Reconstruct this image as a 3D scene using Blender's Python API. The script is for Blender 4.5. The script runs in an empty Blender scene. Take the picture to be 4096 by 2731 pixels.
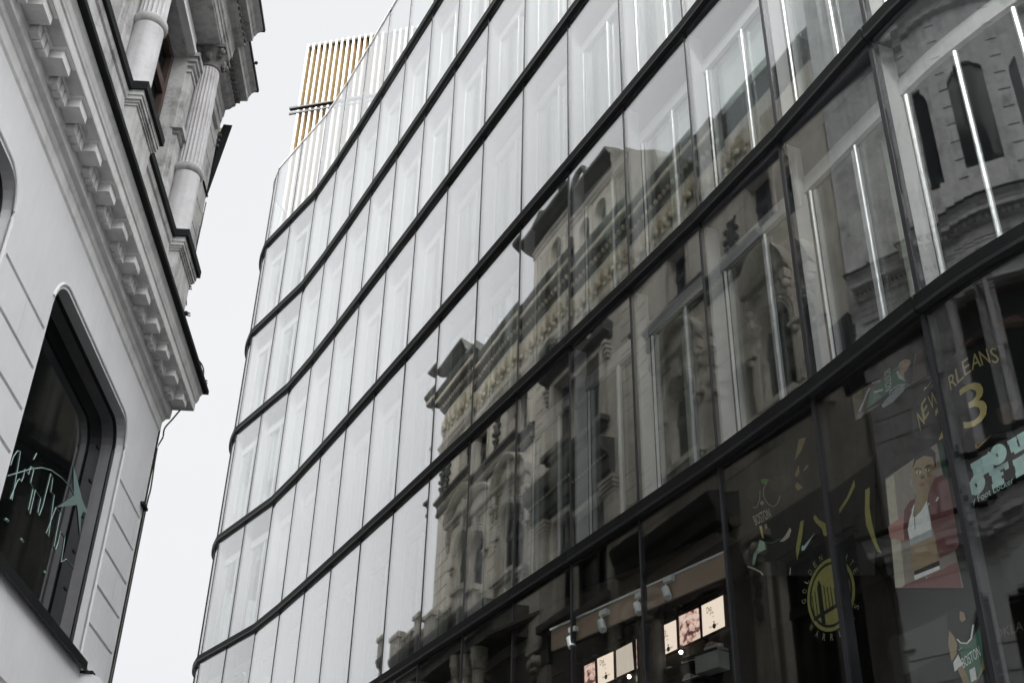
import bpy, bmesh, math, random
from mathutils import Vector, Matrix
random.seed(7)
R = math.radians
sc = bpy.context.scene
col = sc.collection

# ---------------------------------------------------------------- materials
def nodes(name):
    m = bpy.data.materials.new(name); m.use_nodes = True
    nt = m.node_tree; nt.nodes.clear()
    return m, nt, nt.nodes.new('ShaderNodeOutputMaterial')

def mat(name, c, rough=.6, metal=0., var=.0, scale=3., streak=0., spec=.4, bump=0., dirt=None, dirt_amt=0., dirt_scale=1.5, fine=0.):
    """procedural surface: base colour broken up by two noises, vertical streaks, optional grime patches"""
    m, nt, out = nodes(name)
    N, L = nt.nodes, nt.links
    p = N.new('ShaderNodeBsdfPrincipled')
    p.inputs['Roughness'].default_value = rough; p.inputs['Metallic'].default_value = metal
    p.inputs['Specular IOR Level'].default_value = spec
    L.new(p.outputs[0], out.inputs[0])
    tc = N.new('ShaderNodeTexCoord')
    last = None
    def mixc(fac, a, b):
        mx = N.new('ShaderNodeMix'); mx.data_type = 'RGBA'
        L.new(fac, mx.inputs[0])
        for s, v in ((mx.inputs[6], a), (mx.inputs[7], b)):
            if hasattr(v, 'links'): L.new(v, s)
            else: s.default_value = (*v, 1)
        return mx.outputs[2]
    base = tuple(c)
    if var > 0:
        n = N.new('ShaderNodeTexNoise'); n.inputs['Scale'].default_value = scale; n.inputs['Detail'].default_value = 6; n.inputs['Roughness'].default_value = .65
        L.new(tc.outputs['Object'], n.inputs['Vector'])
        cr = N.new('ShaderNodeMapRange'); cr.inputs[1].default_value = .3; cr.inputs[2].default_value = .7
        L.new(n.outputs['Fac'], cr.inputs[0])
        last = mixc(cr.outputs[0], tuple(v*(1-var) for v in base), tuple(min(1, v*(1+var)) for v in base))
    if streak > 0:
        mp = N.new('ShaderNodeMapping'); mp.inputs['Scale'].default_value = (7, 7, .35)
        L.new(tc.outputs['Object'], mp.inputs[0])
        n2 = N.new('ShaderNodeTexNoise'); n2.inputs['Scale'].default_value = 1.6; n2.inputs['Detail'].default_value = 5
        L.new(mp.outputs[0], n2.inputs['Vector'])
        r2 = N.new('ShaderNodeMapRange'); r2.inputs[1].default_value = .45; r2.inputs[2].default_value = .75; r2.inputs[4].default_value = streak
        L.new(n2.outputs['Fac'], r2.inputs[0])
        last = mixc(r2.outputs[0], last if last is not None else base, tuple(v*.35 for v in base))
    if dirt is not None:
        n3 = N.new('ShaderNodeTexNoise'); n3.inputs['Scale'].default_value = dirt_scale; n3.inputs['Detail'].default_value = 9; n3.inputs['Roughness'].default_value = .75
        L.new(tc.outputs['Object'], n3.inputs['Vector'])
        r3 = N.new('ShaderNodeMapRange'); r3.inputs[1].default_value = .5; r3.inputs[2].default_value = .72; r3.inputs[4].default_value = dirt_amt
        L.new(n3.outputs['Fac'], r3.inputs[0])
        last = mixc(r3.outputs[0], last if last is not None else base, dirt)
    if last is not None: L.new(last, p.inputs['Base Color'])
    else: p.inputs['Base Color'].default_value = (*base, 1)
    if bump > 0:
        n4 = N.new('ShaderNodeTexNoise'); n4.inputs['Scale'].default_value = fine or 60; n4.inputs['Detail'].default_value = 4
        L.new(tc.outputs['Object'], n4.inputs['Vector'])
        b = N.new('ShaderNodeBump'); b.inputs['Strength'].default_value = bump; b.inputs['Distance'].default_value = .01
        L.new(n4.outputs['Fac'], b.inputs['Height']); L.new(b.outputs[0], p.inputs['Normal'])
    return m

def glass(name, f0, f1, tint, wav=.0, rough=0.0, gtint=(1, 1, 1)):
    """coated architectural glass: mirror reflection that grows with the angle, rest passes straight through"""
    m, nt, out = nodes(name)
    N, L = nt.nodes, nt.links
    tr = N.new('ShaderNodeBsdfTransparent'); tr.inputs[0].default_value = (*tint, 1)
    gl = N.new('ShaderNodeBsdfGlossy'); gl.inputs['Roughness'].default_value = rough; gl.inputs[0].default_value = (*gtint, 1)
    lw = N.new('ShaderNodeLayerWeight'); lw.inputs[0].default_value = .5
    ma = N.new('ShaderNodeMapRange'); ma.interpolation_type = 'SMOOTHSTEP'
    for k, v in ((1, .48), (2, .77), (3, f0), (4, f1)): ma.inputs[k].default_value = v
    L.new(lw.outputs['Facing'], ma.inputs[0])
    mx = N.new('ShaderNodeMixShader')
    L.new(ma.outputs[0], mx.inputs[0]); L.new(tr.outputs[0], mx.inputs[1]); L.new(gl.outputs[0], mx.inputs[2])
    L.new(mx.outputs[0], out.inputs[0])
    if wav > 0:
        tc = N.new('ShaderNodeTexCoord'); mp = N.new('ShaderNodeMapping'); mp.inputs['Scale'].default_value = (1.1, 1.1, .55)
        L.new(tc.outputs['Object'], mp.inputs[0])
        n = N.new('ShaderNodeTexNoise'); n.inputs['Scale'].default_value = 1.5; n.inputs['Detail'].default_value = 1.
        L.new(mp.outputs[0], n.inputs['Vector'])
        b = N.new('ShaderNodeBump'); b.inputs['Strength'].default_value = 1; b.inputs['Distance'].default_value = wav
        L.new(n.outputs['Fac'], b.inputs['Height']); L.new(b.outputs[0], gl.inputs['Normal'])
    return m

def emis(name, c, s):
    m, nt, out = nodes(name)
    e = nt.nodes.new('ShaderNodeEmission'); e.inputs[0].default_value = (*c, 1); e.inputs[1].default_value = s
    nt.links.new(e.outputs[0], out.inputs[0]); return m

M = dict(
    glass=glass('facade_glass', .17, .60, (.94, .955, .955), wav=.0004),
    shop_glass=glass('shop_glass', .065, .60, (.93, .945, .94), wav=.0004),
    inner_glass=glass('inner_window_glass', .10, .5, (.88, .92, .90)),
    band=mat('charcoal_metal', (.012, .013, .014), .5, 0, .25, 4, spec=.35),
    mullion=mat('black_mullion', (.016, .016, .02), .34, 0, .2, 5, spec=.45),
    grey_panel=mat('pale_grey_panel', (.50, .50, .50), .5, 0, .06, 3, .08),
    white_metal=mat('polished_frame', (.92, .92, .91), .30, .55, .03, 3, spec=.6), blind=mat('white_blind', (.74, .74, .73), .8, 0, .05, 8),
    fin_white=mat('white_fin', (.80, .78, .77), .5, 0, .05, 3, .08),
    spandrel=mat('grey_spandrel', (.10, .10, .115), .6, 0, .1, 2),
    soffit=mat('soffit_grey', (.14, .14, .155), .7, 0, .1, 2),
    slab_dark=mat('shop_ceiling', (.018, .017, .016), .8),
    interior=mat('interior_wall', (.055, .065, .055), .8, 0, .3, .8),
    dark_in=mat('dark_interior', (.012, .012, .012), .9),
    curtain=mat('cream_curtain', (.72, .68, .60), .8, 0, .1, 6, .25),
    plaster=mat('painted_plaster', (.70, .70, .715), .75, 0, .05, 1.3, .05, bump=.12, fine=45),
    plaster_trim=mat('white_trim', (.84, .84, .84), .7, 0, .05, 2, .10, bump=.1),
    cornice=mat('cornice_paint', (.70, .695, .69), .75, 0, .05, 2, .12, bump=.1, dirt=(.10, .095, .085), dirt_amt=.35, dirt_scale=2.5),
    stone=mat('weathered_stone', (.56, .555, .55), .85, 0, .16, 5, .35, bump=.35, fine=30, dirt=(.045, .042, .04), dirt_amt=.75, dirt_scale=2.2),
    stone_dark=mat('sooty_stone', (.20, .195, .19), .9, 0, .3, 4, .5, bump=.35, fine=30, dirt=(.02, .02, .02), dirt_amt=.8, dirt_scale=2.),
    column=mat('column_stone', (.63, .62, .63), .8, 0, .12, 6, .22, bump=.3, fine=35, dirt=(.12, .11, .10), dirt_amt=.5, dirt_scale=3.),
    zinc=mat('black_zinc', (.010, .011, .012), .55, 0, .3, 4, spec=.3),
    groove=mat('groove_shadow', (.05, .05, .05), .9),
    jamb=mat('grey_metal_jamb', (.22, .22, .23), .4, .3, .1, 3, .2),
    pane_dark=mat('dark_window_glass', (.004, .005, .005), .04, 0, .1, 2, spec=.22),
    decal=mat('etched_line', (.30, .42, .39), .6), decal_soft=mat('etched_star', (.15, .22, .21), .5),
    brown=mat('brown_frame', (.075, .05, .042), .6, 0, .35, 5, .3),
    box_white=mat('lamp_housing', (.7, .71, .72), .4, 0, .05, 4), box_grey=mat('lamp_front', (.11, .11, .12), .5),
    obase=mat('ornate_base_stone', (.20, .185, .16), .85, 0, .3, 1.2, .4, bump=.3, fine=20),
    ostone=mat('ornate_stone', (.70, .65, .56), .85, 0, .2, 1.2, .3, bump=.3, fine=20, dirt=(.16, .145, .12), dirt_amt=.4, dirt_scale=.9),
    oground=mat('ornate_trim_stone', (.55, .51, .44), .85, 0, .25, 2, .45, bump=.3, fine=20, dirt=(.06, .055, .05), dirt_amt=.5, dirt_scale=1.5),
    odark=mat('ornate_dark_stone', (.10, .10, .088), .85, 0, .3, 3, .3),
    ogold=mat('ornate_relief', (.62, .56, .43), .8, 0, .3, 5, .2),
    slate=mat('slate_roof', (.035, .037, .04), .6, 0, .3, 5),
    opane=mat('old_window_glass', (.02, .024, .024), .05, 0, .2, 2, spec=.5),
    oframe=mat('dark_window_frame', (.03, .03, .028), .6),
    gold=mat('gold_fin_side', (.66, .54, .34), .5, 0, .12, 2), fin_front=mat('fin_front', (.85, .85, .85), .4),
    fin_back=mat('fin_backing', (.12, .10, .07), .8),
    asphalt=mat('asphalt', (.05, .05, .052), .9, 0, .25, 3), paving=mat('paving_stone', (.13, .125, .12), .85, 0, .2, 2),
    cable=mat('dark_cable', (.02, .02, .022), .5),
    warm=mat('warm_ceiling_edge', (.40, .30, .23), .7, 0, .08, 3), shop_metal=mat('black_shop_metal', (.012, .012, .012), .5),
    lampwhite=mat('white_lamp_can', (.75, .78, .78), .4), shelf_wall=mat('shop_back_wall', (.020, .017, .014), .8, 0, .2, 3),
    shoe=mat('pink_mesh_shoe', (.42, .26, .22), .7, 0, .5, 40), shoe_grey=mat('grey_mesh_shoe', (.34, .32, .30), .7, 0, .5, 40), shoe_dark=mat('black_shoe', (.02, .02, .02), .4),
    sole=mat('pale_sole', (.62, .58, .54), .6), plinth=mat('grey_display_block', (.40, .41, .37), .6, 0, .1, 3),
    boxlight=emis('backlit_panel', (1., .83, .68), 1.05), boxlight_dim=emis('backlit_panel_plain', (1., .86, .72), .62),
    lampglow=emis('lamp_glow', (1., .88, .72), 30.), boxframe=mat('box_frame', (.10, .05, .035), .5),
)
# floral light box: a printed translucent sheet lit from behind
def floral():
    m, nt, out = nodes('backlit_floral_print'); N, L = nt.nodes, nt.links
    e = N.new('ShaderNodeEmission'); e.inputs[1].default_value = .85
    tc = N.new('ShaderNodeTexCoord'); n = N.new('ShaderNodeTexNoise'); n.inputs['Scale'].default_value = 9; n.inputs['Detail'].default_value = 3
    L.new(tc.outputs['Object'], n.inputs['Vector'])
    r = N.new('ShaderNodeValToRGB'); els = r.color_ramp.elements
    els[0].position = .42; els[0].color = (.12, .06, .06, 1); els[1].position = .50; els[1].color = (.9, .52, .42, 1)
    x = r.color_ramp.elements.new(.58); x.color = (1, .80, .68, 1)
    L.new(n.outputs['Fac'], r.inputs[0]); L.new(r.outputs[0], e.inputs[0]); L.new(e.outputs[0], out.inputs[0]); return m
M['boxfloral'] = floral()
PC = dict(tan=(.26, .22, .19), brown=(.10, .075, .055), olive=(.20, .18, .10), white=(.74, .76, .74), skin=(.50, .36, .25), green=(.05, .16, .10), green_dark=(.012, .05, .033),
    green_pale=(.22, .33, .25), grey=(.34, .37, .37), black=(.008, .008, .009), brown_dark=(.045, .028, .018), gold=(.50, .41, .17), gold_dim=(.30, .23, .09), pale_blue=(.42, .60, .57),
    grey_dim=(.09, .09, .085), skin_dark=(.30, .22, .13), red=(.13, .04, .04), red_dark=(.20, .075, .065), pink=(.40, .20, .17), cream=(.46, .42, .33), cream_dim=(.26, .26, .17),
    green_bright=(.08, .24, .04), brown_lit=(.24, .17, .08), yellow=(.27, .25, .08), dark_grey=(.05, .055, .052), blond=(.32, .25, .13), brown_red=(.24, .10, .08), ink=(.02, .015, .012))
def pmat(c):
    k = 'print_'+c
    if k not in M: M[k] = mat(k, PC[c], .55, 0, .12, 14)
    return M[k]

# ---------------------------------------------------------------- helpers
class Fr:
    """a wall frame: s runs along the wall, o out of it, z up"""
    def __init__(self, org, u, n): self.o = Vector((*org, 0)); self.u = Vector((*u, 0)); self.n = Vector((*n, 0))
    def P(self, s, o, z): return self.o+self.u*s+self.n*o+Vector((0, 0, z))

class MB:
    def __init__(self): self.v = []; self.f = []; self.smooth = set()
    def vert(self, p): self.v.append(Vector(p)); return len(self.v)-1
    def face(self, pts, smooth=False):
        i = [self.vert(p) for p in pts]; self.f.append(i)
        if smooth: self.smooth.add(len(self.f)-1)
    def box(self, F, s0, s1, o0, o1, z0, z1):
        p = [F.P(s, o, z) for z in (z0, z1) for o in (o0, o1) for s in (s0, s1)]
        b = len(self.v); self.v += p
        for q in ((0, 1, 3, 2), (4, 6, 7, 5), (0, 4, 5, 1), (2, 3, 7, 6), (0, 2, 6, 4), (1, 5, 7, 3)): self.f.append([b+k for k in q])
        return self
    def loft(self, rings, closed=True, caps=True, smooth=False):
        b = len(self.v); n = len(rings[0])
        for r in rings: self.v += [Vector(q) for q in r]
        for i in range(len(rings)-1):
            for k in range(n if closed else n-1):
                k2 = (k+1) % n
                self.f.append([b+i*n+k, b+i*n+k2, b+(i+1)*n+k2, b+(i+1)*n+k])
                if smooth: self.smooth.add(len(self.f)-1)
        if caps and closed:
            self.f.append([b+k for k in range(n)][::-1]); self.f.append([b+(len(rings)-1)*n+k for k in range(n)])
        return self
    def profile(self, F, prof, s0, s1, m0=0, m1=0, ret0=None, ret1=None):
        """run a moulding profile (o,z) along s; m = mitre at an end, ret = length the moulding returns round the corner"""
        rings = []
        if ret0: rings.append([F.P(s0-o, -ret0, z) for o, z in prof])
        rings.append([F.P(s0-m0*o, o, z) for o, z in prof])
        rings.append([F.P(s1+m1*o, o, z) for o, z in prof])
        if ret1: rings.append([F.P(s1+o, -ret1, z) for o, z in prof])
        return self.loft(rings)
    def prism(self, front, back):
        n = len(front); b = len(self.v); self.v += [Vector(q) for q in front]+[Vector(q) for q in back]
        self.f.append([b+k for k in range(n)]); self.f.append([b+n+k for k in range(n)][::-1])
        for k in range(n): self.f.append([b+k, b+(k+1) % n, b+n+(k+1) % n, b+n+k])
        return self
    def tube(self, pts, r, n=6, smooth=True, r1=None):
        pts = [Vector(p) for p in pts]; rings = []
        for i, p in enumerate(pts):
            d = (pts[min(i+1, len(pts)-1)]-pts[max(i-1, 0)])
            if d.length < 1e-6: d = Vector((0, 0, 1))
            d.normalize()
            a = d.cross(Vector((0, 0, 1)));
            if a.length < .15: a = d.cross(Vector((1, 0, 0)))
            a.normalize(); c = d.cross(a)
            rr = r if r1 is None else r+(r1-r)*i/(len(pts)-1)
            rings.append([p+a*rr*math.cos(t)+c*rr*math.sin(t) for t in [2*math.pi*k/n for k in range(n)]])
        return self.loft(rings, smooth=smooth)
    def lathe(self, c, prof, n=24, flute=0, fl_d=0., smooth=True):
        """prof: list of (r,z)"""
        rings = []
        for r, z in prof:
            ring = []
            for k in range(n):
                t = 2*math.pi*k/n
                rr = r-(fl_d*max(0, math.cos(t*flute))**.7 if flute else 0)
                ring.append(Vector((c[0]+rr*math.cos(t), c[1]+rr*math.sin(t), z)))
            rings.append(ring)
        return self.loft(rings, smooth=smooth)
    def ball(self, c, r, F=None, n=8):
        rx, ry, rz = (r, r, r) if not hasattr(r, '__len__') else r
        rings = []
        for i in range(1, n):
            th = math.pi*i/n
            ring = []
            for k in range(n):
                t = 2*math.pi*k/n; a, b, e = rx*math.sin(th)*math.cos(t), ry*math.sin(th)*math.sin(t), rz*math.cos(th)
                ring.append(Vector(c)+(F.u*a+F.n*b if F else Vector((a, b, 0)))+Vector((0, 0, e)))
            rings.append(ring)
        return self.loft(rings, smooth=True)
    def build(self, name, m, parent=None, root=None, label=None):
        me = bpy.data.meshes.new(name); org = Vector((0, 0, 0))
        r = root or parent
        while r is not None and r.parent is not None: r = r.parent
        if r is not None: org = r.location
        me.from_pydata([tuple(v-org) for v in self.v], [], self.f)
        bm = bmesh.new(); bm.from_mesh(me)
        bmesh.ops.remove_doubles(bm, verts=bm.verts, dist=1e-5)
        bmesh.ops.recalc_face_normals(bm, faces=bm.faces)
        bm.to_mesh(me); bm.free()
        if self.smooth and len(self.smooth) > len(self.f)*.3:
            for p in me.polygons: p.use_smooth = True
            try: me.set_sharp_from_angle(angle=R(38))
            except Exception: pass
        me.materials.append(M[m] if isinstance(m, str) else m)
        o = bpy.data.objects.new(name, me); col.objects.link(o)
        if parent is not None: o.parent = parent
        if label: o['label'] = label
        return o

def thing(name, label, cat, loc, group=None):
    o = bpy.data.objects.new(name, None); col.objects.link(o); o.location = loc; o.empty_display_size = .2
    o['label'] = label; o['category'] = cat
    if group: o['group'] = group
    return o
def structure(o): o['kind'] = 'structure'; return o

def plate(F, outer, holes, o0, depth, ext=False):
    """flat wall face at o0 with holes whose reveals go back by depth (holes: list of (s,z) loops)"""
    mb = MB()
    bm = bmesh.new(); loops = [outer]+holes; edges = []
    for lp in loops:
        vs = [bm.verts.new((s, z, 0)) for s, z in lp]
        for i in range(len(vs)): edges.append(bm.edges.new((vs[i], vs[(i+1) % len(vs)])))
    bmesh.ops.triangle_fill(bm, use_beauty=True, use_dissolve=False, edges=edges, normal=(0, 0, 1))
    bm.verts.index_update()
    mb.v = [F.P(v.co.x, o0, v.co.y) for v in bm.verts]
    mb.f = [[v.index for v in f.verts] for f in bm.faces]
    bm.free()
    for h in holes+([outer] if ext else []):
        n = len(h)
        for i in range(n):
            a, b = h[i], h[(i+1) % n]
            mb.face([F.P(a[0], o0, a[1]), F.P(b[0], o0, b[1]), F.P(b[0], o0-depth, b[1]), F.P(a[0], o0-depth, a[1])])
    return mb
def rect(s0, s1, z0, z1): return [(s0, z0), (s1, z0), (s1, z1), (s0, z1)]
def arch(c, hw, z0, zs, n=14, rise=None):
    rise = hw if rise is None else rise
    return [(c-hw, z0), (c+hw, z0)]+[(c+hw*math.cos(math.pi*k/n), zs+rise*math.sin(math.pi*k/n)) for k in range(n+1)]
def roundtop(s0, s1, z0, z1, r, n=6):
    return [(s0, z0), (s1, z0)]+[(s1-r+r*math.cos(math.pi/2*k/n), z1-r+r*math.sin(math.pi/2*k/n)) for k in range(n+1)]+[(s0+r-r*math.sin(math.pi/2*k/n), z1-r+r*math.cos(math.pi/2*k/n)) for k in range(n+1)]
def text_geo(s):
    cu = bpy.data.curves.new('lettering', 'FONT'); cu.body = s; cu.resolution_u = 3
    ob = bpy.data.objects.new('lettering', cu); col.objects.link(ob)
    dg = bpy.context.evaluated_depsgraph_get(); me = bpy.data.meshes.new_from_object(ob.evaluated_get(dg))
    vs = [v.co.copy() for v in me.vertices]; fs = [list(p.vertices) for p in me.polygons]
    bpy.data.objects.remove(ob); bpy.data.meshes.remove(me); bpy.data.curves.remove(cu)
    x0, x1 = min(v.x for v in vs), max(v.x for v in vs); cap = .72
    return [((v.x-x0)/(x1-x0), v.y/cap) for v in vs], fs

# measured outlines (metres)
DEC= [[(10.59,6.56),(10.6,6.66),(10.66,6.75),(10.73,6.78),(10.77,6.64),(10.84,6.31),(10.79,6.3),(10.85,6.52),(10.89,6.56),(10.95,6.56),(10.97,6.62),(10.96,6.7),(11.08,6.7),(11.09,6.79),(11.18,6.82),(11.19,6.66),(11.29,6.64),(11.31,6.42),(11.38,6.4),(11.36,6.66),(11.56,6.66),(11.58,6.51),(11.64,6.5),(11.67,6.61),(11.67,6.99),(11.76,6.98),(11.8,6.84),(11.92,6.86),(12.05,6.44),(11.96,6.44),(12.06,6.78),(12.23,6.79),(12.28,6.42),(12.35,6.41),(12.38,6.51),(12.37,6.63),(12.55,6.64),(12.62,6.38),(12.76,6.47),(13.07,6.49),(13.35,6.47)],[(10.59,6.45),(10.83,6.6),(11.1,6.77),(11.38,6.92),(11.67,7.03),(12.02,7.11),(12.31,7.15),(12.51,7.15)],[(11.11,6.88),(11.15,6.97)]]
STAR= [(12.29,7.38),(12.54,7.31),(12.82,7.22),(12.94,7.2),(13.21,7.19),(12.94,7.12),(12.92,7.04),(13.03,6.86),(12.75,7.06),(12.69,7.09),(12.1,6.8),(12.52,7.13)]
DOTS= [[(10.81,6.1),(10.88,6.11)],[(11.32,6.11),(11.39,6.11)],[(12.18,6.1),(12.23,6.1)]]
CAB= [(14.52,-0.05,12.81),(14.52,-0.05,12.69),(14.52,-0.04,12.37),(14.52,-0.02,11.97),(14.52,-0.03,11.5),(14.52,-0.04,11.37),(14.52,-0.03,11.21),(14.52,0.0,11.05)]
CAB3= [(14.85,0.23,10.34),(14.9,0.28,10.29),(14.9,0.32,10.19),(14.88,0.33,10.0),(14.8,0.33,9.84),(14.75,0.25,9.63),(14.7,0.15,9.44),(14.6,0.09,9.23),(14.55,0.04,9.1),(14.52,0.03,9.01),(14.5,0.04,8.9),(14.48,0.0,8.7),(14.48,0.02,8.15),(14.48,0.01,7.94)]
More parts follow.
